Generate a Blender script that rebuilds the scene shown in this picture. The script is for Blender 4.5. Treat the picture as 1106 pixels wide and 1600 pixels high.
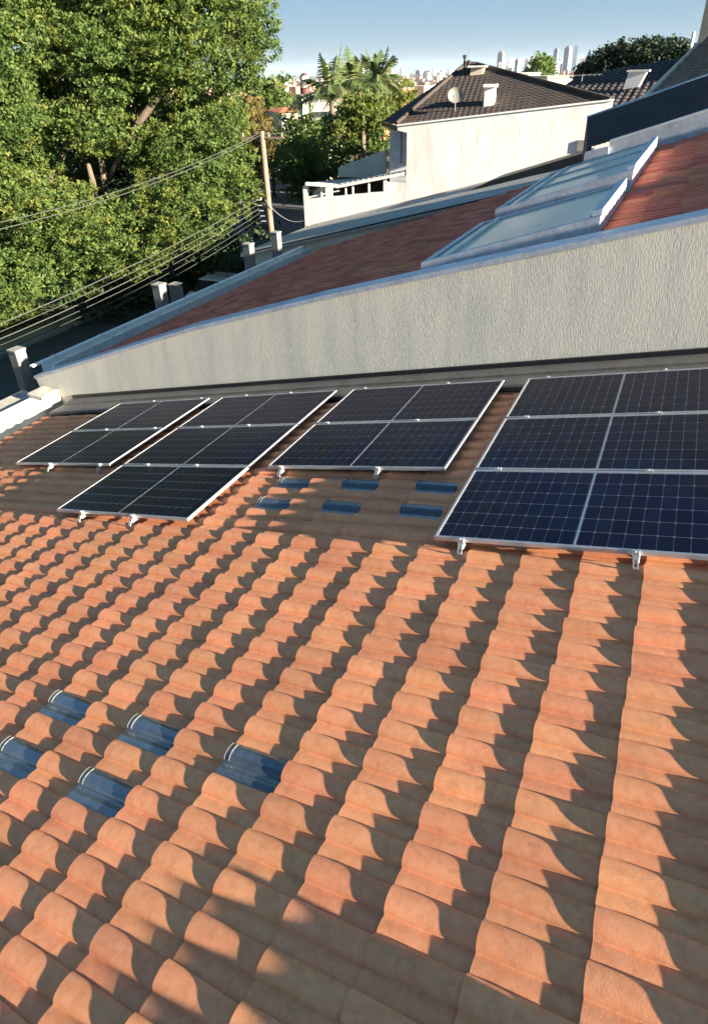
import bpy, bmesh, math, random
import numpy as np
from mathutils import Vector, Matrix
random.seed(7); rng = np.random.default_rng(7)
scene = bpy.context.scene
for o in list(bpy.data.objects): bpy.data.objects.remove(o)
C = scene.collection

# ------------------------------------------------------------------ camera, world, sun, exposure
F_PX, PY, W_PX, H_PX = 981.2, 672.0, 1106.0, 1600.0
CAM = Vector((1.32694, -7.42151, 3.40513))
RW = Matrix(((0.89492958, 0.44552932, -0.0245899), (0.20074349, -0.45122325, -0.86953989), (-0.39850105, 0.77324071, -0.49325015)))
cam_d = bpy.data.cameras.new('camera'); cam = bpy.data.objects.new('camera', cam_d); C.objects.link(cam)
cam_d.sensor_fit = 'VERTICAL'; cam_d.sensor_height = 36.0; cam_d.sensor_width = 24.885
cam_d.lens = 36.0 * F_PX / H_PX
cam_d.shift_y = (PY - H_PX / 2) / H_PX
cam_d.clip_start = 0.05; cam_d.clip_end = 40000
m3 = Matrix((RW[0], -RW[1], -RW[2])).transposed()
cam.matrix_world = Matrix.Translation(CAM) @ m3.to_4x4()
scene.camera = cam

SUN_EL, SUN_AZ = math.radians(17.3), math.radians(-2.2)     # azimuth measured from +X towards +Y
SD = Vector((math.cos(SUN_EL) * math.cos(SUN_AZ), math.cos(SUN_EL) * math.sin(SUN_AZ), math.sin(SUN_EL)))
w = bpy.data.worlds.new('World'); scene.world = w; w.use_nodes = True
nt = w.node_tree; bg = nt.nodes['Background']
sky = nt.nodes.new('ShaderNodeTexSky'); sky.sky_type = 'NISHITA'; sky.sun_disc = False
sky.sun_elevation = SUN_EL; sky.sun_rotation = math.atan2(SD.x, SD.y)
sky.altitude = 700; sky.air_density = 1.0; sky.dust_density = 0.3; sky.ozone_density = 1.7
gam = nt.nodes.new('ShaderNodeGamma'); gam.inputs[1].default_value = 0.55
shs = nt.nodes.new('ShaderNodeHueSaturation'); shs.inputs['Saturation'].default_value = 1.5; shs.inputs['Value'].default_value = 0.78
nt.links.new(sky.outputs[0], gam.inputs[0]); nt.links.new(gam.outputs[0], shs.inputs['Color']); 
tnt = nt.nodes.new('ShaderNodeMix'); tnt.data_type = 'RGBA'; tnt.blend_type = 'MULTIPLY'; tnt.inputs[0].default_value = 1.0; tnt.inputs[7].default_value = (1.0, 1.0, 1.02, 1)
veil = nt.nodes.new('ShaderNodeMix'); veil.data_type = 'RGBA'; veil.inputs[0].default_value = 0.55; veil.inputs[7].default_value = (0.55, 1.36, 2.42, 1)   # even pale blue veil over the whole sky
nt.links.new(shs.outputs[0], tnt.inputs[6]); nt.links.new(tnt.outputs[2], veil.inputs[6]); nt.links.new(veil.outputs[2], bg.inputs[0])
bg.inputs[1].default_value = 0.05
sun_d = bpy.data.lights.new('sun', 'SUN'); sun_d.energy = 5.0; sun_d.angle = math.radians(0.5); sun_d.color = (1.0, 0.88, 0.70)
sun = bpy.data.objects.new('sun', sun_d); C.objects.link(sun)
sun.rotation_euler = SD.to_track_quat('Z', 'Y').to_euler()
scene.view_settings.view_transform = 'Standard'; scene.view_settings.look = 'None'
scene.view_settings.gamma = 1.0; scene.view_settings.use_curve_mapping = False
scene.view_settings.exposure = 2.55

# ------------------------------------------------------------------ helpers
def ray(px, py):
    d = Vector(((px - 553) / F_PX, (py - PY) / F_PX, 1.0))
    return RW.transposed() @ d
def at(px, py, axis, val):
    d = ray(px, py); t = (val - CAM[axis]) / d[axis]; return CAM + d * t
def along(px, py, dist):
    d = ray(px, py); return CAM + d * (dist / d.length)

SL = 0.24860038
def R2W(x, y, z=0.0):
    return Vector((x * math.cos(SL) - z * math.sin(SL), y, x * math.sin(SL) + z * math.cos(SL)))

def tag(o, label=None, cat=None, group=None, kind=None):
    if label: o['label'] = label
    if cat: o['category'] = cat
    if group: o['group'] = group
    if kind: o['kind'] = kind
    return o
def empty(name, loc=(0, 0, 0), rot=(0, 0, 0), label=None, cat=None, group=None, kind=None):
    o = bpy.data.objects.new(name, None); C.objects.link(o); o.location = loc; o.rotation_euler = rot
    o.empty_display_size = 0.1
    return tag(o, label, cat, group, kind)
WORLD = set()        # roots whose parts are written in world coordinates
def world(o): WORLD.add(o.name); return o
def link(name, me, parent=None, loc=(0, 0, 0), rot=(0, 0, 0), scale=None):
    o = bpy.data.objects.new(name, me); C.objects.link(o); o.location = loc; o.rotation_euler = rot
    if scale: o.scale = scale
    if parent is not None:
        o.parent = parent
        if parent.name in WORLD: o.matrix_parent_inverse = Matrix.Translation(-Vector(parent.location))
    return o

class MB:
    def __init__(s): s.v = []; s.f = []
    def add(s, vs, fs):
        b = len(s.v); s.v += [tuple(v) for v in vs]; s.f += [tuple(b + i for i in f) for f in fs]; return s
    def box(s, a, b):
        (x0, y0, z0), (x1, y1, z1) = a, b
        return s.add([(x0,y0,z0),(x1,y0,z0),(x1,y1,z0),(x0,y1,z0),(x0,y0,z1),(x1,y0,z1),(x1,y1,z1),(x0,y1,z1)],
                     [(0,3,2,1),(4,5,6,7),(0,1,5,4),(1,2,6,5),(2,3,7,6),(3,0,4,7)])
    def hexa(s, p):     # 8 points: bottom 4 ccw, top 4 ccw
        return s.add(p, [(0,3,2,1),(4,5,6,7),(0,1,5,4),(1,2,6,5),(2,3,7,6),(3,0,4,7)])
    def prism(s, prof, axis, a, b):   # profile polygon (2d) extruded along axis 0/1/2
        n = len(prof)
        def mk(u, v, t):
            return {0: (t, u, v), 1: (u, t, v), 2: (u, v, t)}[axis]
        vs = [mk(u, v, a) for u, v in prof] + [mk(u, v, b) for u, v in prof]
        fs = [tuple(range(n))[::-1], tuple(range(n, 2 * n))] + [(i, (i + 1) % n, n + (i + 1) % n, n + i) for i in range(n)]
        return s.add(vs, fs)
    def tube(s, pts, r, n=8, r2=None, cap=True):
        pts = [Vector(p) for p in pts]; k = len(pts); rings = []
        for i, p in enumerate(pts):
            d = (pts[min(i + 1, k - 1)] - pts[max(i - 1, 0)]).normalized()
            a = d.orthogonal().normalized() if i == 0 else (prev - d * prev.dot(d)).normalized()
            prev = a; b = d.cross(a)
            rr = r if r2 is None else r + (r2 - r) * i / (k - 1)
            rings.append([p + (a * math.cos(2 * math.pi * j / n) + b * math.sin(2 * math.pi * j / n)) * rr for j in range(n)])
        vs = [v for rg in rings for v in rg]
        fs = [(i * n + j, i * n + (j + 1) % n, (i + 1) * n + (j + 1) % n, (i + 1) * n + j) for i in range(k - 1) for j in range(n)]
        if cap: fs += [tuple(range(n))[::-1], tuple(range((k - 1) * n, k * n))]
        return s.add(vs, fs)
    def mesh(s, name, mat=None, smooth=False, bevel=0):
        me = bpy.data.meshes.new(name); me.from_pydata(s.v, [], s.f)
        bm = bmesh.new(); bm.from_mesh(me); bmesh.ops.recalc_face_normals(bm, faces=bm.faces)
        if bevel: bmesh.ops.bevel(bm, geom=list(bm.edges), offset=bevel, segments=2, affect='EDGES', profile=0.6)
        bm.to_mesh(me); bm.free()
        if mat: me.materials.append(mat)
        if smooth: me.polygons.foreach_set('use_smooth', [True] * len(me.polygons))
        return me
    def build(s, name, mat, parent=None, smooth=False, bevel=0, loc=(0, 0, 0), rot=(0, 0, 0)):
        return link(name, s.mesh(name, mat, smooth, bevel), parent, loc, rot)

def np_mesh(name, V, Fq, mat, tone=None, smooth=False):
    """V (n,3), Fq (m,k) with equal k; tone per face"""
    me = bpy.data.meshes.new(name); V = np.asarray(V, np.float32); Fq = np.asarray(Fq, np.int32); m, k = Fq.shape
    me.vertices.add(len(V)); me.vertices.foreach_set('co', V.ravel())
    me.loops.add(m * k); me.loops.foreach_set('vertex_index', Fq.ravel())
    me.polygons.add(m); me.polygons.foreach_set('loop_start', np.arange(0, m * k, k, dtype=np.int32))
    me.polygons.foreach_set('loop_total', np.full(m, k, np.int32))
    me.polygons.foreach_set('use_smooth', np.full(m, bool(smooth)))
    me.update(calc_edges=True)
    if tone is not None:
        at_ = me.attributes.new('tone', 'FLOAT', 'FACE'); at_.data.foreach_set('value', np.asarray(tone, np.float32))
    me.materials.append(mat); return me

# ------------------------------------------------------------------ materials
def mat(name, col, rough=0.8, col2=None, nscale=6.0, col3=None, n3=40.0, w3=0.35, bump=0.0, bscale=60.0, metal=0.0, spec=0.4,
        stretch=(1, 1, 1), coat=0.0, trans=0.0, rand=0.0, sharp=(0.35, 0.65), streak=None):
    m = bpy.data.materials.new(name); m.use_nodes = True; t = m.node_tree; n = t.nodes; L = t.links
    p = n['Principled BSDF']; p.inputs['Roughness'].default_value = rough; p.inputs['Metallic'].default_value = metal
    p.inputs['Specular IOR Level'].default_value = spec
    p.inputs['Coat Weight'].default_value = coat; p.inputs['Coat Roughness'].default_value = 0.04
    p.inputs['Transmission Weight'].default_value = trans
    geo = n.new('ShaderNodeNewGeometry'); mp = n.new('ShaderNodeMapping'); mp.inputs['Scale'].default_value = stretch
    L.new(geo.outputs['Position'], mp.inputs['Vector'])
    out = None
    if col2 is not None:
        nz = n.new('ShaderNodeTexNoise'); nz.inputs['Scale'].default_value = nscale; nz.inputs['Detail'].default_value = 5; nz.inputs['Roughness'].default_value = 0.62
        L.new(mp.outputs[0], nz.inputs['Vector'])
        mr = n.new('ShaderNodeMapRange'); mr.inputs[1].default_value = sharp[0]; mr.inputs[2].default_value = sharp[1]
        L.new(nz.outputs['Fac'], mr.inputs[0])
        mx = n.new('ShaderNodeMix'); mx.data_type = 'RGBA'; mx.inputs[6].default_value = (*col, 1); mx.inputs[7].default_value = (*col2, 1)
        L.new(mr.outputs[0], mx.inputs[0]); out = mx.outputs[2]
    if col3 is not None:
        nz = n.new('ShaderNodeTexNoise'); nz.inputs['Scale'].default_value = n3; nz.inputs['Detail'].default_value = 4
        L.new(mp.outputs[0], nz.inputs['Vector'])
        mr = n.new('ShaderNodeMapRange'); mr.inputs[1].default_value = 0.42; mr.inputs[2].default_value = 0.7; mr.inputs[4].default_value = w3
        L.new(nz.outputs['Fac'], mr.inputs[0])
        mx = n.new('ShaderNodeMix'); mx.data_type = 'RGBA'; mx.inputs[7].default_value = (*col3, 1)
        if out: L.new(out, mx.inputs[6])
        else: mx.inputs[6].default_value = (*col, 1)
        L.new(mr.outputs[0], mx.inputs[0]); out = mx.outputs[2]
    if streak is not None:          # (colour, scale, vertical stretch, weight): rain streaks and run-off stains
        mp2 = n.new('ShaderNodeMapping'); mp2.inputs['Scale'].default_value = (1, 1, streak[2]); L.new(geo.outputs['Position'], mp2.inputs['Vector'])
        nz = n.new('ShaderNodeTexNoise'); nz.inputs['Scale'].default_value = streak[1]; nz.inputs['Detail'].default_value = 6; nz.inputs['Roughness'].default_value = 0.7
        L.new(mp2.outputs[0], nz.inputs['Vector'])
        mr = n.new('ShaderNodeMapRange'); mr.inputs[1].default_value = 0.5; mr.inputs[2].default_value = 0.68; mr.inputs[4].default_value = streak[3]
        L.new(nz.outputs['Fac'], mr.inputs[0])
        mx = n.new('ShaderNodeMix'); mx.data_type = 'RGBA'; mx.inputs[7].default_value = (*streak[0], 1); L.new(out, mx.inputs[6]); L.new(mr.outputs[0], mx.inputs[0]); out = mx.outputs[2]
    if rand:
        oi = n.new('ShaderNodeObjectInfo'); an = n.new('ShaderNodeAttribute'); an.attribute_name = 'tone'
        ad = n.new('ShaderNodeMath'); ad.operation = 'ADD'; L.new(oi.outputs['Random'], ad.inputs[0]); L.new(an.outputs['Fac'], ad.inputs[1])
        fr = n.new('ShaderNodeMath'); fr.operation = 'FRACT'; L.new(ad.outputs[0], fr.inputs[0])
        mr = n.new('ShaderNodeMapRange'); mr.inputs[3].default_value = 1 - rand; mr.inputs[4].default_value = 1 + rand
        L.new(fr.outputs[0], mr.inputs[0])
        # value varies, and a second draw shifts the hue slightly
        m2 = n.new('ShaderNodeMath'); m2.operation = 'MULTIPLY'; m2.inputs[1].default_value = 7.31; L.new(fr.outputs[0], m2.inputs[0])
        f2 = n.new('ShaderNodeMath'); f2.operation = 'FRACT'; L.new(m2.outputs[0], f2.inputs[0])
        mh = n.new('ShaderNodeMapRange'); mh.inputs[3].default_value = 0.5 - rand * 0.05; mh.inputs[4].default_value = 0.5 + rand * 0.05
        L.new(f2.outputs[0], mh.inputs[0])
        hs = n.new('ShaderNodeHueSaturation'); L.new(mr.outputs[0], hs.inputs['Value']); L.new(mh.outputs[0], hs.inputs['Hue'])
        if out: L.new(out, hs.inputs['Color'])
        else: hs.inputs['Color'].default_value = (*col, 1)
        out = hs.outputs[0]
    if out: L.new(out, p.inputs['Base Color'])
    else: p.inputs['Base Color'].default_value = (*col, 1)
    if bump:
        nz = n.new('ShaderNodeTexNoise'); nz.inputs['Scale'].default_value = bscale; nz.inputs['Detail'].default_value = 6
        L.new(mp.outputs[0], nz.inputs['Vector'])
        b = n.new('ShaderNodeBump'); b.inputs['Strength'].default_value = 1.0; b.inputs['Distance'].default_value = bump
        L.new(nz.outputs['Fac'], b.inputs['Height']); L.new(b.outputs[0], p.inputs['Normal'])
    return m

M = {}
M['clay'] = mat('clay_tile', (0.75, 0.305, 0.145), 0.85, (0.69, 0.255, 0.115), 7.0, (0.78, 0.375, 0.21), 26.0, 0.5, bump=0.0004, bscale=110, spec=0.25, rand=0.08, streak=((0.36, 0.17, 0.10), 16.0, 1.0, 0.38))
M['clay_old'] = mat('old_red_tile', (0.60, 0.17, 0.10), 0.9, (0.47, 0.135, 0.08), 1.5, (0.13, 0.07, 0.055), 9.0, 0.35, bump=0.002, bscale=40, spec=0.2, rand=0.2)
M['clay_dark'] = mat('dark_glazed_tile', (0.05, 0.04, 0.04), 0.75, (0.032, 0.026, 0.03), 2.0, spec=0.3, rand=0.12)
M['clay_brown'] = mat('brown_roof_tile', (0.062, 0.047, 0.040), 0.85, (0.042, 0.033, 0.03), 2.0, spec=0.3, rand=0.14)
M['roof_deck'] = mat('dark_deck', (0.05, 0.035, 0.03), 0.9, (0.035, 0.025, 0.02), 5.0)
M['stucco'] = mat('raked_stucco', (0.74, 0.69, 0.57), 0.92, (0.58, 0.56, 0.49), 2.6, (0.80, 0.75, 0.64), 40.0, 0.6, bump=0.0032, bscale=115, stretch=(1, 1, 0.2), sharp=(0.42, 0.72), streak=((0.42, 0.42, 0.40), 3.2, 0.10, 0.28), spec=0.2)
M['cap'] = mat('flashing_and_shaded_white', (0.54, 0.58, 0.64), 0.6, (0.38, 0.41, 0.47), 3.0, (0.68, 0.70, 0.72), 15.0, 0.5, bump=0.0008, bscale=20)  # blue cast also carries the shade on the white skylight curbs
M['white'] = mat('old_white_paint', (0.78, 0.76, 0.70), 0.75, (0.62, 0.60, 0.53), 1.6, (0.42, 0.40, 0.34), 7.0, 0.25, bump=0.003, bscale=12, sharp=(0.45, 0.8))
M['white_clean'] = mat('white_paint', (0.80, 0.79, 0.76), 0.6, (0.70, 0.69, 0.65), 2.0)
M['white_wall'] = mat('whitewashed_wall', (0.80, 0.80, 0.78), 0.85, (0.68, 0.62, 0.53), 0.8, (0.50, 0.44, 0.38), 2.4, 0.3, bump=0.004, bscale=8, stretch=(1, 1, 0.35), sharp=(0.5, 0.8), streak=((0.45, 0.38, 0.32), 1.1, 0.15, 0.4))
M['concrete'] = mat('weathered_concrete', (0.40, 0.38, 0.34), 0.9, (0.28, 0.27, 0.24), 2.5, (0.16, 0.15, 0.13), 9.0, 0.5, bump=0.004, bscale=30)
M['post'] = mat('grey_concrete_post', (0.20, 0.195, 0.18), 0.85, (0.15, 0.15, 0.14), 3.0, (0.22, 0.22, 0.2), 12.0, 0.3, bump=0.002, bscale=30)
M['fibre'] = mat('fibre_cement', (0.40, 0.39, 0.37), 0.85, (0.30, 0.30, 0.29), 1.2, bump=0.002, bscale=20)
M['flash'] = mat('grey_metal_flashing', (0.20, 0.185, 0.17), 0.55, (0.14, 0.13, 0.12), 2.5, (0.28, 0.26, 0.24), 14, 0.4, metal=0.3)
M['alu'] = mat('anodised_aluminium', (0.60, 0.60, 0.60), 0.42, (0.50, 0.50, 0.50), 9.0, metal=0.55, spec=0.5)
M['cell'] = mat('solar_cell', (0.004, 0.006, 0.030), 0.3, (0.010, 0.010, 0.020), 1.3, coat=0.04, spec=0.12, rand=0.25)
M['sheet'] = mat('panel_backsheet', (0.24, 0.24, 0.27), 0.35, coat=0.05)
M['glassblue'] = mat('blue_translucent_tile', (0.040, 0.060, 0.095), 0.2, (0.08, 0.10, 0.12), 12.0, coat=0.2, trans=0.15)
M['wire'] = mat('black_cable', (0.07, 0.07, 0.065), 0.5)
M['darkwire'] = mat('dark_cable', (0.03, 0.03, 0.03), 0.6)
M['asphalt'] = mat('asphalt', (0.05, 0.05, 0.055), 0.9, (0.035, 0.035, 0.04), 0.6, (0.08, 0.08, 0.08), 6.0, 0.4, bump=0.004, bscale=40)
M['pave'] = mat('pavement', (0.26, 0.25, 0.23), 0.9, (0.18, 0.175, 0.16), 0.8)
M['soil'] = mat('ground_cover', (0.06, 0.075, 0.03), 0.95, (0.10, 0.085, 0.055), 0.25, (0.03, 0.045, 0.02), 1.5, 0.6)
M['bark'] = mat('bark', (0.16, 0.125, 0.09), 0.9, (0.09, 0.07, 0.05), 6.0, bump=0.02, bscale=12, stretch=(1, 1, 0.3))
M['pole'] = mat('pole_concrete', (0.20, 0.15, 0.11), 0.85, (0.15, 0.11, 0.08), 3.0)
M['brown_lit'] = mat('sunlit_brown_tile', (0.24, 0.17, 0.125), 0.85, (0.17, 0.12, 0.09), 2.0, spec=0.3, rand=0.14)  # lightened brown, sunlight on this roof is put into the colour
M['black'] = mat('black_paint_and_shade', (0.02, 0.02, 0.022), 0.5)
M['glassdark'] = mat('dark_glass', (0.02, 0.025, 0.03), 0.08, coat=0.5)
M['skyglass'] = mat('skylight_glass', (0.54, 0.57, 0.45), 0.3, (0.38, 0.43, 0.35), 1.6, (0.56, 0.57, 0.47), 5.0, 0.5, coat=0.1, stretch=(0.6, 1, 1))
M['orange'] = mat('orange_render', (0.50, 0.22, 0.10), 0.85, (0.42, 0.18, 0.09), 1.0)
M['cream'] = mat('cream_render', (0.62, 0.55, 0.42), 0.85, (0.52, 0.45, 0.34), 1.0)
M['maroon'] = mat('maroon_paint', (0.10, 0.03, 0.03), 0.7)
M['carpaint'] = mat('dark_car_paint', (0.03, 0.035, 0.05), 0.25, coat=0.8)
M['carwhite'] = mat('white_car_paint', (0.7, 0.7, 0.72), 0.3, coat=0.8)
M['rubber'] = mat('rubber', (0.02, 0.02, 0.02), 0.8)

def leaf_mat(name, a, b, c, trans=0.5):
    m = bpy.data.materials.new(name); m.use_nodes = True; t = m.node_tree; n = t.nodes; L = t.links
    p = n['Principled BSDF']; p.inputs['Roughness'].default_value = 0.6; p.inputs['Specular IOR Level'].default_value = 0.2
    an = n.new('ShaderNodeAttribute'); an.attribute_name = 'tone'
    cr = n.new('ShaderNodeValToRGB'); e = cr.color_ramp.elements; e[0].color = (*a, 1); e[1].color = (*c, 1); x = e.new(0.5); x.color = (*b, 1)
    L.new(an.outputs['Fac'], cr.inputs[0]); L.new(cr.outputs[0], p.inputs['Base Color'])
    tr = n.new('ShaderNodeBsdfTranslucent'); L.new(cr.outputs[0], tr.inputs['Color'])
    ms = n.new('ShaderNodeMixShader'); ms.inputs[0].default_value = trans
    L.new(p.outputs[0], ms.inputs[1]); L.new(tr.outputs[0], ms.inputs[2]); L.new(ms.outputs[0], n['Material Output'].inputs['Surface'])
    return m
M['leaf'] = leaf_mat('leaf_green', (0.062, 0.108, 0.030), (0.105, 0.165, 0.042), (0.16, 0.21, 0.06))
M['leaf_yellow'] = leaf_mat('leaf_yellow_green', (0.085, 0.125, 0.026), (0.135, 0.17, 0.036), (0.19, 0.20, 0.05))
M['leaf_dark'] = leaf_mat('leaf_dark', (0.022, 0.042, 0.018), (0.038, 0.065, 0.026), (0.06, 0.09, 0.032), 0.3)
M['leaf_dome'] = leaf_mat('leaf_dome', (0.008, 0.018, 0.010), (0.014, 0.028, 0.013), (0.024, 0.042, 0.018), 0.1)
M['leaf_brown'] = leaf_mat('leaf_brown', (0.10, 0.075, 0.03), (0.15, 0.115, 0.04), (0.20, 0.16, 0.06))
M['leaf_palm'] = leaf_mat('leaf_palm', (0.05, 0.085, 0.03), (0.085, 0.12, 0.04), (0.13, 0.15, 0.06), 0.2)

def foliage_mesh(name, lobes, per, size, m, seed=1, shell=0.55, clump=0.0):
    """leaf-sized quads spread through ellipsoids; lobes = [(centre, (rx,ry,rz))]; per = quads per lobe"""
    g = np.random.default_rng(seed); Ps = []; T = []
    vol = np.array([r[0] * r[1] + r[1] * r[2] + r[0] * r[2] for _, r in lobes]); vol = vol / vol.sum() * per * len(lobes)
    for (c, r), k in zip(lobes, vol):
        k = max(20, int(k)); nb = max(6, k // 28)
        d = g.normal(size=(nb, 3)); d /= np.linalg.norm(d, axis=1)[:, None]
        rad = shell + (1.06 - shell) * g.random(nb) ** 0.7
        bc = np.array(c) + d * rad[:, None] * np.array(r)                       # twig clumps
        idx = g.integers(0, nb, k)
        sp = size * (1.6 + clump)
        P = bc[idx] + g.normal(size=(k, 3)) * sp * np.array((1, 1, 0.6))
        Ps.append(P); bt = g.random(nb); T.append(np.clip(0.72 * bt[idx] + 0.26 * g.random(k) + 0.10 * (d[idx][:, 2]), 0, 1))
    P = np.concatenate(Ps); T = np.concatenate(T); n = len(P)
    a = g.normal(size=(n, 3)); a /= np.linalg.norm(a, axis=1)[:, None]
    b = g.normal(size=(n, 3)); b -= a * (a * b).sum(1)[:, None]; b /= np.linalg.norm(b, axis=1)[:, None]
    s = size * (0.35 + 1.25 * g.random(n) ** 1.6)[:, None]
    V = np.stack([P - a * s, P - b * s * 0.5, P + a * s, P + b * s * 0.5], 1).reshape(-1, 3)
    Fq = np.arange(n * 4).reshape(n, 4)
    return np_mesh(name, V, Fq, m, T)

# ------------------------------------------------------------------ own tiled roof
EXPO, TW, STEP, BASE = 0.4367, 0.2145, 0.0190, -0.152
X0, Y0 = 1.615, -5.155
def prof(v):         # cross-section height, v from 0 (far side joint) to 1.06: barrel, narrow valley, low shoulder
    z = 0.0
    if v < 0.575:
        u = (v - 0.27) / 0.315
        z = 0.046 * math.sqrt(max(0.0, 1 - abs(u) ** 2.3))
    if v > 0.56:
        z = max(z, 0.003 + 0.012 * math.sin(math.pi * min(1, (v - 0.56) / 0.58)) ** 1.3)
    return z
def tile_mesh(name, m, seed, wob=1.0, rib=0.0):
    g = random.Random(seed); vs = []; fs = []
    us = [0.0, 0.16, 0.32, EXPO + 0.05]
    vv = [0.0, 0.02, 0.05, 0.09, 0.14, 0.19, 0.24, 0.29, 0.34, 0.39, 0.44, 0.49, 0.54, 0.57, 0.60, 0.65, 0.69, 0.74, 0.80, 0.87, 0.94, 1.0, 1.035]
    vv = [v0 + (v1 - v0) * q for v0, v1 in zip(vv, vv[1:]) for q in (0, .5)] + [vv[-1]]
    yaw = g.uniform(-1, 1) * 0.010 * wob; tilt = g.uniform(-1, 1) * 0.0028 * wob; sc = 1 + g.uniform(-1, 1) * 0.05 * wob
    bend = g.uniform(-1, 1) * 0.002 * wob
    n = len(vv)
    for iu, u in enumerate(us):
        for v in vv:
            z = prof(v) * sc + STEP * (1 - u / EXPO) + tilt * (1 - u / EXPO) + bend * math.sin(u * 7)
            if rib: z += rib * max(0.0, math.cos(v * 2 * math.pi * 5)) ** 3
            # slight taper: the barrel narrows towards the head
            vt = v if v > 0.95 else v * (1 - 0.05 * u / EXPO) + 0.02 * u / EXPO
            y = -vt * TW - yaw * u
            vs.append((u + yaw * v * 0.5, y, z))
    for i in range(len(us) - 1):
        for j in range(n - 1):
            a = i * n + j; fs.append((a, a + n, a + n + 1, a + 1))
    b = len(vs)                       # butt face, hanging down
    for j, v in enumerate(vv): vs.append(vs[j])
    for j, v in enumerate(vv): x, y, z = vs[j]; vs.append((x + 0.002, y, z - 0.0075))
    for j in range(n - 1): fs.append((b + j, b + j + 1, b + n + j + 1, b + n + j))
    b2 = len(vs)                      # far side lip
    nu_ = len(us)
    for i in range(nu_): vs.append(vs[i * n])
    for i in range(nu_): x, y, z = vs[i * n]; vs.append((x, y, z - 0.012))
    for i in range(nu_ - 1): fs.append((b2 + i, b2 + nu_ + i, b2 + nu_ + i + 1, b2 + i + 1))
    me = bpy.data.meshes.new(name); me.from_pydata(vs, [], fs); me.materials.append(m)
    me.polygons.foreach_set('use_smooth', [f < (len(us) - 1) * (n - 1) for f in range(len(fs))])
    return me
roof = empty('tiled_roof', (0, 0, 0), (0, -SL, 0), 'terracotta tiled roof of wavy orange clay tiles carrying the solar panels', 'roof')
tiles_m = [tile_mesh('tile', M['clay'], 100 + i) for i in range(10)]
glass_m = [tile_mesh('glass_tile', M['glassblue'], 300 + i, 0.4, 0.0025) for i in range(2)]
rb = MB(); rv = [0.05 + 0.5 * i / 16 for i in range(17)]
for xr in (0.004, 0.040):
    for a_, b_ in zip(rv, rv[1:]):
        za, zb = prof(a_) + STEP * (1 - xr / EXPO), prof(b_) + STEP * (1 - xr / EXPO)
        rb.hexa([(xr, -a_ * TW, za), (xr + .006, -a_ * TW, za), (xr + .006, -b_ * TW, zb), (xr, -b_ * TW, zb), (xr, -a_ * TW, za + .005), (xr + .006, -a_ * TW, za + .005), (xr + .006, -b_ * TW, zb + .005), (xr, -b_ * TW, zb + .005)])
rim_me = rb.mesh('rim', M['flash'])
GL = {(-0.345, -5.69), (-1.18, -5.69), (-2.05, -5.69), (-1.2, -6.12), (-2.05, -6.12), (-0.35, -2.90), (-1.2, -2.90), (-2.06, -2.90), (-1.2, -2.47), (-0.33, -2.47), (-2.06, -2.47)}
glass_cells = set()
for gx, gy in GL:
    k = round((gx - EXPO / 2 - X0) / EXPO); j = round((Y0 - gy - TW / 2) / TW); glass_cells.add((k, j))
MT = Matrix.Translation
def tile_z(): return BASE
cells = []
def projpx(p):
    c = RW @ (Vector(p) - CAM); return 553 + F_PX * c[0] / c[2], PY + F_PX * c[1] / c[2], c[2]
for k in range(-27, 5):
    xx = X0 + k * EXPO
    if xx < -10.12: continue
    for j in range(-24, 14):
        yy = Y0 - j * TW
        if yy > -0.02: continue
        px, py, dz = projpx(R2W(xx + EXPO / 2, yy - TW / 2, -0.1))
        vis = dz > 0 and -30 < px < 1130 and 560 < py < 1640
        # hidden under panels?
        cells.append((dz if vis else 999, k, j, xx, yy))
def under_panel(x, y):
    for x0, n in ((-7.673, 2), (-5.118, 3), (-2.572, 2), (0.0, 3)):
        if x0 + 0.25 < x < x0 + 2.2 and y > -n * 1.15 + 0.35: return True
    return False
cells = [((d + 500 if under_panel(xx + 0.2, yy) and d < 900 else d), k, j, xx, yy) for d, k, j, xx, yy in cells]
cells.sort()
n_glass = 0; singles = 0; field = []
for d, k, j, xx, yy in cells:
    dz = random.uniform(-0.0015, 0.0015); dx = random.uniform(-0.006, 0.006); rz = random.uniform(-0.010, 0.010)
    if (k, j) in glass_cells:
        o = link('glass_tile', glass_m[n_glass % 2], roof, (xx + dx - 0.01, yy, BASE + dz + 0.003), (0, 0, rz)); n_glass += 1
        o['label'] = 'translucent blue glass tile among the clay tiles'
        link('rim', rim_me, o)
        continue
    if singles < 300 - len(glass_cells) * 0:
        link('tile', random.choice(tiles_m), roof, (xx + dx, yy, BASE + dz), (0, 0, rz)); singles += 1
    else: field.append((xx + dx, yy, BASE + dz, rz))
src = []
for me in tiles_m:
    V = np.array([v.co[:] for v in me.vertices]); Fq = np.array([p.vertices[:] for p in me.polygons]); src.append((V, Fq))
Vs, Fs, Ts = [], [], []; base = 0
for i, (x, y, z, rz) in enumerate(field):
    V, Fq = src[int(rng.integers(len(src)))]; c, s_ = math.cos(rz), math.sin(rz)
    Vs.append(np.stack([V[:, 0] * c - V[:, 1] * s_ + x, V[:, 0] * s_ + V[:, 1] * c + y, V[:, 2] + z], 1))
    Fs.append(Fq + base); base += len(V); Ts.append(np.full(len(Fq), rng.random()))
fm = np_mesh('tile_field', np.concatenate(Vs), np.concatenate(Fs), M['clay'], np.concatenate(Ts), smooth=True)
fld = link('tile_field', fm, roof); fld['kind'] = 'stuff'
MB().box((-10.15, -8.4, -0.42), (3.9, 0.6, -0.19)).build('roof_deck', M['roof_deck'], roof)
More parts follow.
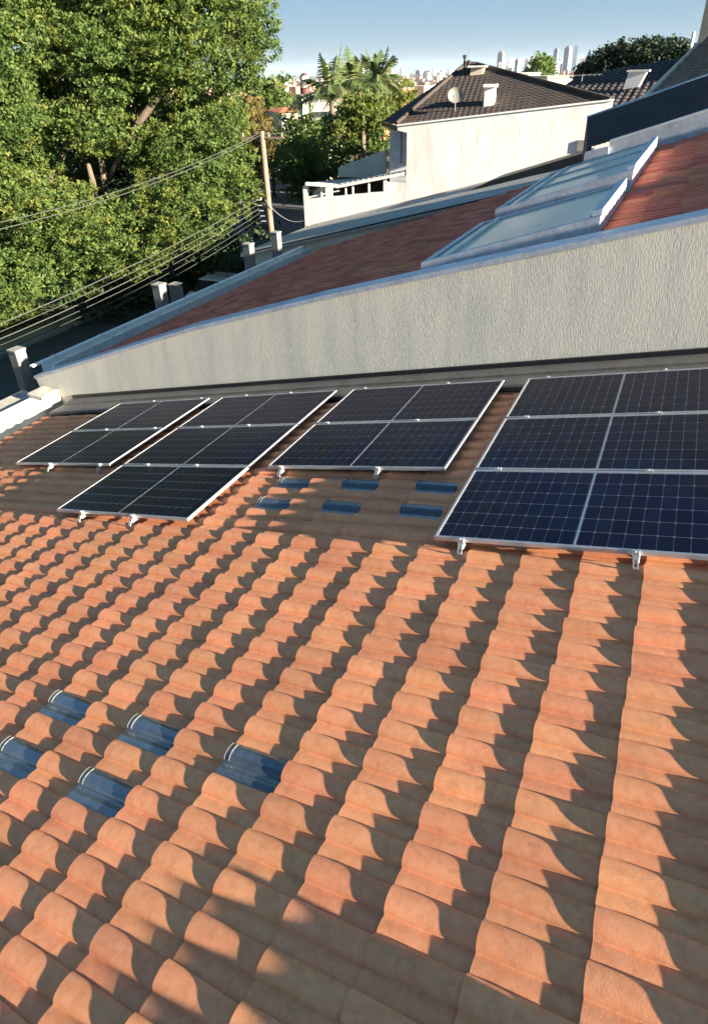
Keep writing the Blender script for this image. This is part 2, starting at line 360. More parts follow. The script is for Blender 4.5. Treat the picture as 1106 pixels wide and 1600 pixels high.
# metal valley along the wall
vm = MB(); vm.box((-9.95, 0.02, -0.17), (3.9, 0.40, -0.115)); vm.box((-9.95, 0.40, -0.17), (3.9, 0.695, -0.085))
vf = vm.build('valley_flashing', M['flash'], roof); 
MB().box((-9.95, 0.66, -0.084), (3.9, 0.697, -0.02)).build('wall_foot_strip', M['black'], roof)  # black strip along the foot of the wall

# ------------------------------------------------------------------ solar panels
PW, PH, PITCH, PT = 2.262, 1.134, 1.152, 0.035
def frame_mesh():
    b = MB(); t = 0.022
    b.box((0, -t, -PT), (PW, 0, 0)); b.box((0, -PH, -PT), (PW, -PH + t, 0))
    b.box((0, -PH + t + .0005, -PT), (t, -t - .0005, 0)); b.box((PW - t, -PH + t + .0005, -PT), (PW, -t - .0005, 0))
    return b.mesh('frame', M['alu'])
def sheet_mesh():
    return MB().box((0.0225, -PH + 0.0225, -0.012), (PW - 0.0225, -0.0225, -0.006)).mesh('backsheet', M['sheet'])
CX, CY, GX, GY = None, None, 0.0055, 0.006
fm_, sm_ = frame_mesh(), sheet_mesh()
half = (PW - 0.06 - 0.026) / 2; cw = half / 10; ch = (PH - 0.06) / 6
def cell_pos():
    for h in (0, 1):
        for i in range(10):
            for jj in range(6):
                yield 0.03 + h * (half + 0.026) + i * cw, -0.03 - (jj + 1) * ch
def cell_quad(x, y, z=-0.004):     # chamfered corners
    a, b, c = GX / 2, GY / 2, 0.010
    x0, x1, y0, y1 = x + a, x + cw - a, y + b, y + ch - b
    return [(x0 + c, y0, z), (x1 - c, y0, z), (x1, y0 + c, z), (x1, y1 - c, z), (x1 - c, y1, z), (x0 + c, y1, z), (x0, y1 - c, z), (x0, y0 + c, z)]
cm = MB()
q = cell_quad(0, 0, 0); cm.add(q + [(a, b, -0.0015) for a, b, _ in q], [tuple(range(8))] + [(i, 8 + i, 8 + (i + 1) % 8, (i + 1) % 8) for i in range(8)])
cell_me = cm.mesh('solar_cell', M['cell'])
cm = MB()
for x, y in cell_pos(): cm.add(cell_quad(x, y), [tuple(range(8))])
cells_me = cm.mesh('cell_grid', M['cell'])
cm = MB().box((0.03 + half + 0.009, -PH + 0.03, -0.0055), (0.03 + half + 0.017, -0.03, -0.0042)); bar_me = cm.mesh('centre_strip', M['alu'])
ARR = [('leftmost', -7.673, 2), ('second', -5.118, 3), ('third', -2.572, 2), ('right-hand', 0.0, 3)]
def tilt_obj(name, x, y, z, **k): return empty(name, R2W(x, y, z), (0, -SL, 0), **k)
for an, ax, n in ARR:
    for r in range(n):
        row = {2: ['against the wall', 'at its near end'], 3: ['against the wall', 'the middle one', 'at its near end']}[n][r]
        which = {'leftmost': 'the far-left array', 'second': 'the second array', 'third': 'the middle array', 'right-hand': 'the right-hand array'}[an]
        t = tilt_obj('solar_panel', ax, -PITCH * r, 0, label='silver framed solar panel, %s of %s' % (row, which), cat='solar panel', group='solar panels on the tiled roof')
        link('frame', fm_, t); link('backsheet', sm_, t); link('centre_strip', bar_me, t)
        if an == 'right-hand' or (an == 'third' and r == 1):
            for x, y in cell_pos(): link('solar_cell', cell_me, t, (x, y, -0.0042))
        else:
            o = link('cell_grid', cells_me, t); o['kind'] = 'stuff'
# rails, clamps, hooks
RAILS = [(-6.78, 2, 0), (-5.62, 2, 0), (-4.62, 3, 1), (-3.72, 3, 1), (-2.38, 2, 2), (-1.09, 2, 2), (0.24, 3, 3), (1.56, 3, 3)]
railnames = ['left rail under the far-left array', 'right rail under the far-left array', 'left rail under the second array', 'right rail under the second array',
             'left rail under the middle array', 'right rail under the middle array', 'left rail under the right-hand array', 'right rail under the right-hand array']
def hook_mesh():
    b = MB()
    prof_ = [(0.0, -0.045), (-0.035, -0.05), (-0.05, -0.068), (-0.066, -0.085)]
    for s in (-0.018, 0.010):
        for i in range(len(prof_) - 1):
            (y0, z0), (y1, z1) = prof_[i], prof_[i + 1]
            b.hexa([(s, y0, z0 - .005), (s + .010, y0, z0 - .005), (s + .010, y1, z1 - .005), (s, y1, z1 - .005),
                    (s, y0, z0 + .003), (s + .010, y0, z0 + .003), (s + .010, y1, z1 + .003), (s, y1, z1 + .003)])
    b.box((-0.018, -0.072, -0.10), (0.020, -0.060, -0.082))
    return b.mesh('roof_hook', M['alu'])
hook_me = hook_mesh()
mid_me = MB().box((-0.030, -0.016, -0.006), (0.030, 0.016, 0.006)).tube([(0, 0, 0.004), (0, 0, 0.012)], 0.007, 6).mesh('mid_clamp', M['alu'])
endb = MB(); endb.box((-0.026, -0.022, -0.050), (0.026, -0.003, 0.004)); endb.box((-0.026, -0.003, 0.0015), (0.026, 0.014, 0.005))
endb.tube([(0, -0.012, 0.003), (0, -0.012, 0.012)], 0.007, 6); end_me = endb.mesh('end_clamp', M['alu'])
for (rx, n, a), nm in zip(RAILS, railnames):
    t = tilt_obj('mounting_rail', rx, 0, 0, label='aluminium ' + nm + ' with bright clamps', cat='rail', group='mounting rails under the panels')
    y1 = -(n - 1) * PITCH - PH
    b = MB(); b.box((-0.020, y1 - 0.045, -0.078), (0.020, 0.05, -0.0365)); b.build('rail', M['alu'], t)
    link('end_clamp', end_me, t, (0, y1, 0)); link('roof_hook', hook_me, t, (0, y1 - 0.02, 0))
    o = link('end_clamp', end_me, t, (0, 0.0, 0), (0, 0, math.pi))
    for r in range(1, n): link('mid_clamp', mid_me, t, (0, -(r - 1) * PITCH - PH - 0.009, 0.0065))

# ------------------------------------------------------------------ party wall, eave parapet
topl = [(-10.72, -2.28), (-9.95, -1.99), (-6.03, -0.49), (-3.38, 0.39), (-1.82, 0.87), (-0.51, 1.27), (0.6, 1.60), (1.52, 1.88), (4.6, 2.83), (13.0, 5.45)]
pw = tag(empty('party_wall', (0, 0.7, 0)), 'long beige stucco party wall rising to the right behind the solar panels', 'wall')
wb = MB(); wb.prism([(-10.45, -3.3), (13.0, 2.98)] + topl[::-1], 1, 0.0, 0.22); wb.build('stucco_face', M['stucco'], pw)
cb = MB()
for (xa, za), (xb, zb) in zip(topl, topl[1:]):
    cb.hexa([(xa, -0.035, za + .002), (xb, -0.035, zb + .002), (xb, 0.30, zb + .002), (xa, 0.30, za + .002),
             (xa, -0.035, za + .075), (xb, -0.035, zb + .075), (xb, 0.30, zb + .085), (xa, 0.30, za + .085)])
cb.build('cap_flashing', M['cap'], pw)
ep = empty('eave_parapet', (-10.2, -3, -2.8), label='low white stained parapet along the eave at the left of the orange roof', cat='parapet')
b = MB(); b.box((-0.25, -6, -1.0), (0.12, 3.25, 0.31)); b.build('parapet_block', M['white'], ep, bevel=0.015)
b = MB(); b.box((-0.33, 3.25, -1.0), (0.16, 3.69, 0.40)); b.build('end_block', M['concrete'], ep, bevel=0.03)
b = MB(); b.box((-0.95, -6, 0.06), (-0.251, 3.6, 0.20)); b.build('outer_ledge', M['concrete'], ep)
# ------------------------------------------------------------------ neighbour's roof
NA, NB = 0.341, 1.372
NSL = math.atan(NA)
def nz(x): return NA * x + NB
nr = empty('neighbour_roof', (0, 0, 0), label='weathered dark red tile roof sloping up behind the stucco wall', cat='roof')
# local frame along the slope, tiles laid in courses
TE, TWN = 0.46, 0.42
nroot = empty('red_tile_slope', (0, 0.95, nz(0) - 0.03), (0, -NSL, 0)); nroot.parent = nr
def flat_tile(seed):
    g = random.Random(seed); b = MB(); L_ = TE + 0.03; h = 0.05
    z0 = h + g.uniform(-.006, .006)
    b.hexa([(0, 0.022, z0 - .02), (L_, 0.022, -.02), (L_, TWN - .022, -.02), (0, TWN - .022, z0 - .02),
            (0, 0.022, z0), (L_, 0.022, 0), (L_, TWN - .022, 0), (0, TWN - .022, z0)])
    b.hexa([(0, TWN * .42, z0), (L_, TWN * .42, 0), (L_, TWN * .58, 0), (0, TWN * .58, z0),
            (0, TWN * .46, z0 + .012), (L_, TWN * .46, .012), (L_, TWN * .54, .012), (0, TWN * .54, z0 + .012)])
    return b.mesh('tile', M['clay_old'])
ft = [flat_tile(i) for i in range(6)]
src = [(np.array([v.co[:] for v in me.vertices]), np.array([p.vertices[:] for p in me.polygons])) for me in ft]
Vs, Fs, Ts = [], [], []; base = 0; cnt = 0
farY = lambda x: 12.0 + (min(0, x) + 0) * (-0.12)
for i in range(-27, 14):
    u = i * TE; x = u * math.cos(NSL)
    if x < -10.35: continue
    for j in range(0, 46):
        y = j * TWN
        if y + 0.95 > 12.6: continue
        rz = random.uniform(-.012, .012); dz = random.uniform(-.003, .003)
        if x > 0.45 and cnt < 300 and x < 3.2:
            link('tile', random.choice(ft), nroot, (u, y, dz), (0, 0, rz)); cnt += 1
        else:
            V, Fq = src[int(rng.integers(6))]
            Vs.append(V + np.array([u, y, dz])); Fs.append(Fq + base); base += len(V); Ts.append(np.full(len(Fq), rng.random()))
o = link('tile_field', np_mesh('tile_field', np.concatenate(Vs), np.concatenate(Fs), M['clay_old'], np.concatenate(Ts)), nroot); o['kind'] = 'stuff'
MB().box((-11.0, -0.05, -0.2), (11, 12.1, -0.11)).build('deck', M['roof_deck'], nroot)
# gutter on the street side: open channel
ng = empty('roof_gutter', (-10.6, 0.7, -2.2), label='blue white box gutter along the street edge of the red roof', cat='gutter')
b = MB(); b.prism([(-0.16, 0.20), (-0.13, 0.20), (-0.13, 0.03), (0.20, 0.03), (0.20, 0.22), (0.24, 0.22), (0.24, 0.0), (-0.16, 0.0)], 1, 0.25, 11.6)
b.build('channel', M['white'], ng)
b = MB(); b.box((-0.20, 0.0, 0.19), (-0.10, 11.65, 0.225)); b.build('outer_lip', M['white_clean'], ng)
for y in (0.6, 2.0, 3.6, 5.1, 6.6, 8.2, 9.8, 11.2):
    MB().box((-0.22, y, 0.226), (0.26, y + 0.03, 0.236)).build('strap', M['alu'], ng)

# skylights
def skylight(x0, x1, y0, y1, h, label, ribs, end=True):
    t = empty('skylight', (0, 0, 0), label=label, cat='skylight', group='skylights on the red roof')
    def P(x, y, z): return (x, y, nz(x) + z)
    def slab(b, xa, xb, ya, yb, za, zb):
        b.hexa([P(xa, ya, za), P(xb, ya, za), P(xb, yb, za), P(xa, yb, za), P(xa, ya, zb), P(xb, ya, zb), P(xb, yb, zb), P(xa, yb, zb)])
    b = MB(); slab(b, x0, x1, y0, y0 + .12, -.1, h); b.build('front_curb', M['cap'], t)
    b = MB(); slab(b, x0, x0 + .12, y0 + .121, y1 - .121, -.1, h); b.build('lower_curb', M['cap'], t)
    b = MB(); slab(b, x0, x1, y1 - .12, y1, -.1, h); b.build('rear_curb', M['cap'], t)
    b = MB(); slab(b, x1 - .12, x1, y0 + .121, y1 - .121, -.1, h + .07); b.build('upper_curb', M['cap'], t)
    n = ribs
    for i in range(n):
        ya = y0 + .13 + (y1 - y0 - .26) * i / n; yb = y0 + .13 + (y1 - y0 - .26) * (i + 1) / n
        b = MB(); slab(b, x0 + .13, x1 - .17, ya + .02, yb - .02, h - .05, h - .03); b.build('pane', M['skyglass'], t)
        if i:
            b = MB(); slab(b, x0 + .13, x1 - .17, ya - .019, ya + .019, h - .05, h + .005); b.build('glazing_bar', M['cap'], t)
    for xx in (x0 + 0.35,):
        b = MB(); slab(b, xx, xx + .05, y0 + .125, y1 - .125, h - .028, h + .02); b.build('cross_bar', M['white_clean'], t)
    return t
skylight(-1.95, 0.42, 1.22, 4.2, 0.27, 'nearer glass skylight with white curb tinted blue for shade just behind the stucco wall', 1)
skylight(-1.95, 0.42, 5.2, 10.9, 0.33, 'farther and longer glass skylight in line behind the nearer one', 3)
# front posts of the neighbour's facade
for i, (px, py, bx, by, lb) in enumerate([(15, 545, 48, 625, 'nearest concrete post, at the left edge beside the white parapet'), (238, 443, 250, 495, 'left one of the two close concrete posts halfway along the gutter'),
                                       (264, 443, 280, 485, 'right one of the two close concrete posts halfway along the gutter'), (378, 380, 386, 428, 'concrete post standing alone short of the utility pole'),
                                       (421, 362, 430, 408, 'farthest concrete post, right in front of the utility pole')]):
    X = -11.45; tp = at(px + 9, py, 0, X); bs = at(bx, by, 0, X)
    t = empty('concrete_post', (X, tp.y + 0.02, -6.2), label=lb, cat='post', group='concrete posts along the facade')
    hgt = tp.z + 6.2; wd = 0.14 if i else 0.13
    lean = 0.0
    b = MB(); b.box((-wd, -wd, 0), (wd, wd, hgt - .06)); b.build('shaft', M['post'], t, bevel=0.012)
    b = MB(); b.box((-wd - .015, -wd - .015, hgt - .059), (wd + .015, wd + .015, hgt)); b.build('head', M['post'], t, bevel=0.01)

# ------------------------------------------------------------------ ground, street
GZ = -6.3
def ground_z(x, y):
    d = math.hypot(x + 10, y - 5)
    z = GZ - 0.05
    if d > 70: z -= min(26.0, (d - 70) * 0.05) if d < 800 else 26.0
    if d > 2500: z += min(16.0, (d - 2500) * 0.0035)
    return z
rings = [0, 8, 16, 25, 35, 50, 70, 90, 120, 170, 240, 350, 500, 700, 1000, 1500, 2200, 3200, 4500, 6500, 9000, 13000, 18000]
gv = [(-10, 5, GZ - .05)]; gf = []; NSEG = 64
for r in rings[1:]:
    for i in range(NSEG):
        a = 2 * math.pi * i / NSEG; x, y = -10 + r * math.cos(a), 5 + r * math.sin(a); gv.append((x, y, ground_z(x, y)))
for i in range(NSEG): gf.append((0, 1 + i, 1 + (i + 1) % NSEG))
for k in range(len(rings) - 2):
    for i in range(NSEG):
        a = 1 + k * NSEG; gf.append((a + i, a + NSEG + i, a + NSEG + (i + 1) % NSEG, a + (i + 1) % NSEG))
gm = bpy.data.meshes.new('ground'); gm.from_pydata(gv, [], gf); gm.materials.append(M['soil']); gm.polygons.foreach_set('use_smooth', [True] * len(gf))
g_o = link('ground', gm); g_o['kind'] = 'structure'
ROAD = [(-18, -40), (-18, 0), (-18.2, 14), (-21, 26), (-28, 39), (-42, 60), (-57, 82), (-75, 108)]
def strip(name, path, off0, off1, z, m, thick=None):
    b = MB(); L0, L1 = [], []
    for i, p in enumerate(path):
        p = Vector(p); a = Vector(path[max(0, i - 1)]); c = Vector(path[min(len(path) - 1, i + 1)]); d = (c - a).normalized(); nrm = Vector((-d.y, d.x))
        L0.append(p + nrm * off0); L1.append(p + nrm * off1)
    def zz(q): return ground_z(q.x, q.y) + 0.05 + z
    for i in range(len(path) - 1):
        q = [L0[i], L1[i], L1[i + 1], L0[i + 1]]; t = thick or 0.004
        b.hexa([(v.x, v.y, zz(v) - t) for v in q] + [(v.x, v.y, zz(v)) for v in q])
    o = b.build(name, m); o['kind'] = 'structure'; return o
strip('road', ROAD, -4.2, 4.2, 0.01, M['asphalt'])
strip('pavement', ROAD, -7.0, -4.2, 0.14, M['pave'], 0.2)
strip('pavement', ROAD, 4.2, 6.4, 0.14, M['pave'], 0.2)

# ------------------------------------------------------------------ bodies of the two houses below the roofs
b = MB(); b.prism([(-10.4, GZ), (14, GZ), (14, 14 * .2539 - .4), (-10.2, -10.2 * .2539 - .42)], 1, -8.4, 0.69)
tag(b.build('own_house', M['white_wall']), 'house body under the orange tiled roof with its white facade', 'house')
nh = MB(); nh.prism([(-10.5, GZ), (10.3, GZ), (10.3, nz(10.3) - .25), (-10.5, nz(-10.5) - .25)], 1, 0.93, 12.8)
nho = tag(nh.build('neighbour_house', M['cream']), 'house body under the dark red roof with skylights', 'house')
# unseen kerb added beside the camera to shade the bottom of the tiled roof
tk = MB(); tk.box((-0.12, -2.6, -0.2), (0.12, 0.0, 0.120))
tko = tk.build('shadow_kerb', M['white'], None, loc=R2W(2.75, -6.30, -0.09), rot=(0, -SL, 0)); tag(tko, 'unseen kerb added to cast shade across the near corner of the orange roof', 'kerb')

# the white house stands slightly turned; its parts are written in this frame (y = 16 is the plane of its side wall)
HY = 16.0; HR = math.radians(6.5); _e = Vector((math.cos(HR), math.sin(HR), 0)); _n = Vector((-math.sin(HR), math.cos(HR), 0)); HP0 = Vector((-9.4, 18.4, 0))
HROOT = HP0 - _n * HY; HM = Matrix.Translation(HROOT) @ Matrix.Rotation(HR, 4, 'Z'); HMI = HM.inverted()
def hl(px, py, y):
    o, d = HMI @ CAM, HMI.to_3x3() @ ray(px, py); return o + d * ((y - o.y) / d.y)
# ------------------------------------------------------------------ fibre cement roof between the houses
def quad_slab(name, pts, t, m, parent=None):
    n = Vector((0, 0, -t)); b = MB(); b.hexa([p + n for p in pts] + list(pts)); return b.build(name, m, parent)
def corrugate(name, p00, p10, p11, p01, m, parent, period=0.18, amp=0.02, n2=2, courses=0, step=0.03):
    """surface between edge p00-p10 (eave) and p01-p11; ribs run from eave to top"""
    L_ = max((p10 - p00).length, (p11 - p01).length); nu = int(L_ / period * 4); nv = max(n2, courses * 2 if courses else n2)
    nrm = (p10 - p00).cross((p01 - p00)).normalized()
    if nrm.z < 0: nrm = -nrm
    rows = []
    if courses:
        for c_ in range(courses): rows += [(c_ / courses, step), ((c_ + 0.999) / courses, 0.0)]
    else: rows = [(i / (nv - 1), 0) for i in range(nv)]
    V, Fq = [], []
    for tv, hz in rows:
        a = p00.lerp(p01, tv); c_ = p10.lerp(p11, tv); Lr = (c_ - a).length
        for i in range(nu + 1):
            tt = i / nu; p = a.lerp(c_, tt); ph = (p - p00).dot((p10 - p00).normalized()) / period * 2 * math.pi
            V.append(p + nrm * (amp * math.sin(ph) + hz))
    for r in range(len(rows) - 1):
        for i in range(nu): k = r * (nu + 1) + i; Fq.append((k, k + 1, k + nu + 2, k + nu + 1))
    return link(name, np_mesh(name, [tuple(v) for v in V], Fq, m, rng.random(len(Fq)) * 0.6), parent)
lr = world(empty('lean_to_roof', (0, 14, -2), label='grey fibre cement roof between the red roof and the white house', cat='roof'))
a0 = HM @ hl(483, 354, 15.95); a1 = HM @ hl(761, 285, 15.95)
sl_ = (a1.z - a0.z) / (a1.x - a0.x)
def lz(x): return a0.z + sl_ * (x - a0.x)
xl = a0.x - 0.15
yf = lambda x: a0.y + (a1.y - a0.y) / (a1.x - a0.x) * (x - a0.x)
corrugate('sheet', Vector((xl, 12.75, lz(xl))), Vector((xl, yf(xl), lz(xl))), Vector((-1.5, yf(-1.5), lz(-1.5))), Vector((-1.5, 12.75, lz(-1.5))), M['fibre'], lr)
quad_slab('underlay', [Vector((xl, 12.75, lz(xl) - .05)), Vector((-1.5, 12.75, lz(-1.5) - .05)), Vector((-1.5, yf(-1.5) + .02, lz(-1.5) - .05)), Vector((xl, yf(xl) + .02, lz(xl) - .05))], 0.1, M['concrete'], lr)
quad_slab('moss_edge', [Vector((xl, yf(xl) - .15, lz(xl) + .05)), Vector((-1.5, yf(-1.5) - .15, lz(-1.5) + .05)), Vector((-1.5, yf(-1.5) + .01, lz(-1.5) + .05)), Vector((xl, yf(xl) + .01, lz(xl) + .05))], 0.06, M['concrete'], lr)
b = MB(); b.prism([(xl + .1, GZ), (-1.5, GZ), (-1.5, lz(-1.5) - .16), (xl + .1, lz(xl + .1) - .16)], 1, 12.85, 18.1); b.build('wall', M['cream'], lr)
dk = world(empty('dark_roof_block', (0, 14, -1), label='low roof strip, its shade put in as black, at the foot of the big white wall', cat='roof'))
x0_ = at(768, 286, 1, 16.6).x; x1_ = at(916, 246, 1, 16.6).x
b = MB(); b.prism([(x0_ - .9, lz(x0_ - .9) + .02), (x1_, lz(x1_) + .02), (x1_, at(917, 240, 1, 16.6).z + .05), (x0_, at(765, 284, 1, 16.6).z + .05)], 1, 16.6, 18.2)
b.build('block', M['black'], dk)  # black colour stands in for the shade on this roof

# ------------------------------------------------------------------ white house
wh = (empty('white_house', HROOT, (0, 0, HR), label='white house with tall blank wall, dark hipped tile roof and chimneys', cat='house'))
A = hl(621, 197, HY); B = hl(958, 157, HY); Cc = hl(956, 173, HY); Dd = hl(918, 186, HY)
xL = hl(635, 250, HY).x
b = MB(); b.prism([(xL, GZ), (B.x, GZ), (B.x, B.z), (A.x, A.z), (A.x, A.z - .16), (xL, A.z - .24)], 1, 0, 0.22)
b.v = [(x, y + HY, z) for x, y, z in b.v]; b.build('side_wall', M['white_wall'], wh)
w0, w1 = hl(900, 236, HY - .01), hl(912, 219, HY - .01)
MB().box((w0.x, HY - .05, w0.z), (w1.x, HY - .002, w1.z)).build('meter_box', M['post'], wh)
# coping line, pinkish
b = MB(); b.hexa([(A.x - .03, HY - .04, A.z), (B.x + .03, HY - .04, B.z), (B.x + .03, HY + .25, B.z), (A.x - .03, HY + .25, A.z),
                  (A.x - .03, HY - .04, A.z + .05), (B.x + .03, HY - .04, B.z + .05), (B.x + .03, HY + .25, B.z + .05), (A.x - .03, HY + .25, A.z + .05)])
b.build('coping', M['white_clean'], wh)
rx0 = hl(609, 230, 18).x
b = MB(); b.box((rx0, 18.0, GZ), (B.x, 25, hl(611, 203, 18).z)); b.build('rear_wall', M['cap'], wh)  # blue-grey colour stands in for the shade of the recess
MB().box((rx0 + .5, 17.985, hl(620, 255, 18).z), (rx0 + .56, 17.999, hl(620, 205, 18).z)).build('downpipe', M['post'], wh)
FL = hl(619, 195, HY + .12) ; FR = hl(953, 156, HY + .12); PK = hl(727, 101, 20.4); PK2 = hl(745, 102, 20.4); BL = hl(597, 190, 24.6); BR = Vector((FR.x, 24.6, FR.z - 0.2))
FL.z += .0; FR.z += -.03
corrugate('front_slope', FL, FR, PK2, PK, M['clay_brown'], wh, 0.22, 0.007, courses=20, step=0.015)
corrugate('left_slope', BL, FL, PK, PK, M['clay_dark'], wh, 0.22, 0.014, courses=16, step=0.02)  # darker tile colour carries the shade on the side away from the sun
corrugate('right_slope', FR, BR, PK2 + Vector((0, .1, 0)), PK2, M['clay_brown'], wh, 0.22, 0.014, courses=16, step=0.02)
corrugate('rear_slope', BR, BL, PK, PK2, M['clay_brown'], wh, 0.22, 0.014, courses=16, step=0.02)
MB().tube([FL + Vector((0, 0, .05)), PK + Vector((0, 0, .04))], 0.075, 8).build('hip_ridge', M['clay_brown'], wh)
MB().tube([FR + Vector((0, 0, .05)), PK2 + Vector((0, 0, .04))], 0.085, 8).build('hip_ridge', M['clay_brown'], wh)
MB().tube([PK + Vector((-.05, 0, .04)), PK2 + Vector((.05, 0, .04))], 0.09, 8).build('ridge', M['clay_brown'], wh)
b = MB(); b.hexa([FL + Vector((-.03, 0, -.20)), FL + Vector((.03, 0, -.20)), BL + Vector((.03, 0, -.20)), BL + Vector((-.03, 0, -.20)), FL + Vector((-.03, 0, -.02)), FL + Vector((.03, 0, -.02)), BL + Vector((.03, 0, -.02)), BL + Vector((-.03, 0, -.02))])
b.build('fascia', M['black'], wh)  # black puts the shade of the eave edge into the colour
# chimney and tank box
c0 = hl(756, 168, 16.9); c1 = hl(774, 136, 16.9)
ch_ = MB().box((c0.x, 16.75, c0.z - .3), (c1.x, 17.1, c1.z)).build('chimney', M['white_wall'], wh)
MB().box((c0.x - .06, 16.68, c1.z + .001), (c1.x + .06, 17.17, c1.z + .10)).build('chimney_cap', M['white'], ch_)
c0 = hl(735, 124, 19.6); c1 = hl(756, 105, 19.6)
tk_ = MB().box((c0.x, 19.4, c0.z - .4), (c1.x, 20.0, c1.z)).build('tank_box', M['cream'], wh)
MB().box((c0.x - .1, 19.3, c1.z + .001), (c1.x + .1, 20.1, c1.z + .07)).build('lid', M['white'], tk_)
for dx, hh in ((-.30, .55), (-.12, .35)):
    MB().tube([(c0.x + dx, 19.6, c0.z - .3), (c0.x + dx, 19.6, c1.z + hh - .2)], 0.045, 8).build('vent_pipe', M['black'], wh)
    MB().tube([(c0.x + dx, 19.6, c1.z + hh - .2), (c0.x + dx, 19.6, c1.z + hh - .08)], 0.08, 8).build('vent_cowl', M['black'], wh)
MB().tube([(c0.x - .12, 19.6, c1.z), (c0.x - .12, 19.6, c1.z + .75)], 0.012, 6).build('antenna_mast', M['post'], wh)
# satellite dish on the roof
dp = hl(711, 149, 16.6)
sd = empty('satellite_dish', HM @ (dp + Vector((0, 0, -.45))), (0, 0, HR), label='pale round satellite dish on the dark roof beside the chimney', cat='dish')
b = MB(); rr_ = [(0, -.06), (.12, -.05), (.22, -.02), (.29, .03)]; n_ = 18; vs = []; fs = []
for r_, z_ in rr_: vs += [(r_ * math.cos(2 * math.pi * i / n_), z_, r_ * math.sin(2 * math.pi * i / n_)) for i in range(n_)]
for k in range(3): fs += [(k * n_ + i, k * n_ + (i + 1) % n_, (k + 1) * n_ + (i + 1) % n_, (k + 1) * n_ + i) for i in range(n_)]
b.add(vs, fs); b.v = [(x, -y, z) for x, y, z in b.v]; b.build('reflector', M['post'], sd, smooth=True, loc=(0, 0, .45), rot=(math.radians(-20), 0, math.radians(15)))
MB().tube([(0, .05, -.1), (0, .06, .42)], 0.02, 6).build('mast', M['post'], sd)
MB().tube([(0, -.02, .2), (0.02, -.36, .42)], 0.012, 6).tube([(0.02, -.34, .40), (0.02, -.42, .45)], 0.03, 8).build('feed_arm', M['post'], sd)
# carport with openings
cp = (empty('carport', HROOT, (0, 0, HR), label='white carport with dark openings at the street end of the white house', cat='carport'))
def wx(px): return hl(px, 300, HY).x
pl = [hl(479, 311, HY), hl(603, 299, HY), hl(604, 285, HY), hl(635, 285, HY)]
b = MB(); b.prism([(wx(479), GZ), (xL - .002, GZ), (xL - .002, pl[3].z), (pl[2].x, pl[2].z), (pl[1].x, pl[1].z), (pl[0].x, pl[0].z)], 1, HY, HY + .18); b.build('low_wall', M['white_wall'], cp)
b = MB(); b.box((wx(474), HY - .03, GZ), (wx(479.5), HY + .25, hl(477, 291, HY).z)); b.build('end_pillar', M['white'], cp)
f0, f1, f2 = hl(477, 288, HY - .1), hl(528, 292, HY - .1), hl(630, 272, HY - .1)
for nm_, p, q_ in (('fascia', f0, f1), ('fascia', f1, f2)):
    b = MB(); b.hexa([(p.x, HY - .1, p.z - .05), (q_.x, HY - .1, q_.z - .05), (q_.x, HY + .08, q_.z - .05), (p.x, HY + .08, p.z - .05), (p.x, HY - .1, p.z + .07), (q_.x, HY - .1, q_.z + .07), (q_.x, HY + .08, q_.z + .07), (p.x, HY + .08, p.z + .07)]); b.build(nm_, M['white_clean'], cp)
for px in (502, 540, 551, 576, 601):
    t_ = (f0.lerp(f1, (px - 477) / 51) if px < 528 else f1.lerp(f2, (px - 528) / 102)).z - .05
    bz = pl[0].z + (pl[1].z - pl[0].z) * (px - 479) / 124
    wpx = 0.03 if px < 600 else 0.06
    MB().box((wx(px) - wpx, HY, bz + .001), (wx(px) + wpx, HY + .08, t_)).build('upright', M['white_clean'], cp)
r0, r1 = hl(479, 309, HY + .05), hl(530, 298, HY + .05)
MB().tube([r0, r1], 0.03, 6).build('hand_rail', M['white_clean'], cp)
g0, g1, g2 = hl(489, 280, HY + 1.2), hl(513, 275, 20.0), hl(609, 256, 20.0)
quad_slab('roof_sheet', [f0 + Vector((0, .1, .04)), f1 + Vector((0, .1, .04)), Vector((f1.x, 20, g1.z)), Vector((f0.x, 20, g1.z - .15))], .05, M['fibre'], cp)
corrugate('roof_sheet', Vector((f1.x + .002, HY - .02, f1.z + .09)), Vector((f2.x, HY - .02, f2.z + .09)), Vector((f2.x, 20, g2.z)), Vector((f1.x + .002, 20, g1.z)), M['fibre'], cp, 0.25, 0.02)
MB().box((f0.x + .1, HY + 3.5, GZ), (f2.x, HY + 3.7, f0.z - .2)).build('back_wall', M['roof_deck'], cp)  # near-black colour stands in for the shade inside the carport
bw = hl(528, 262, 22.0); bw2 = hl(602, 234, 22.0)
b = MB(); b.hexa([(bw.x, 22, GZ), (bw2.x, 22, GZ), (bw2.x, 22.2, GZ), (bw.x, 22.2, GZ), (bw.x, 22, bw.z), (bw2.x, 22, bw2.z), (bw2.x, 22.2, bw2.z), (bw.x, 22.2, bw.z)])
tag(b.build('garden_wall', M['white'], loc=HROOT, rot=(0, 0, HR)), 'pale sloping garden wall behind the carport roof', 'wall')

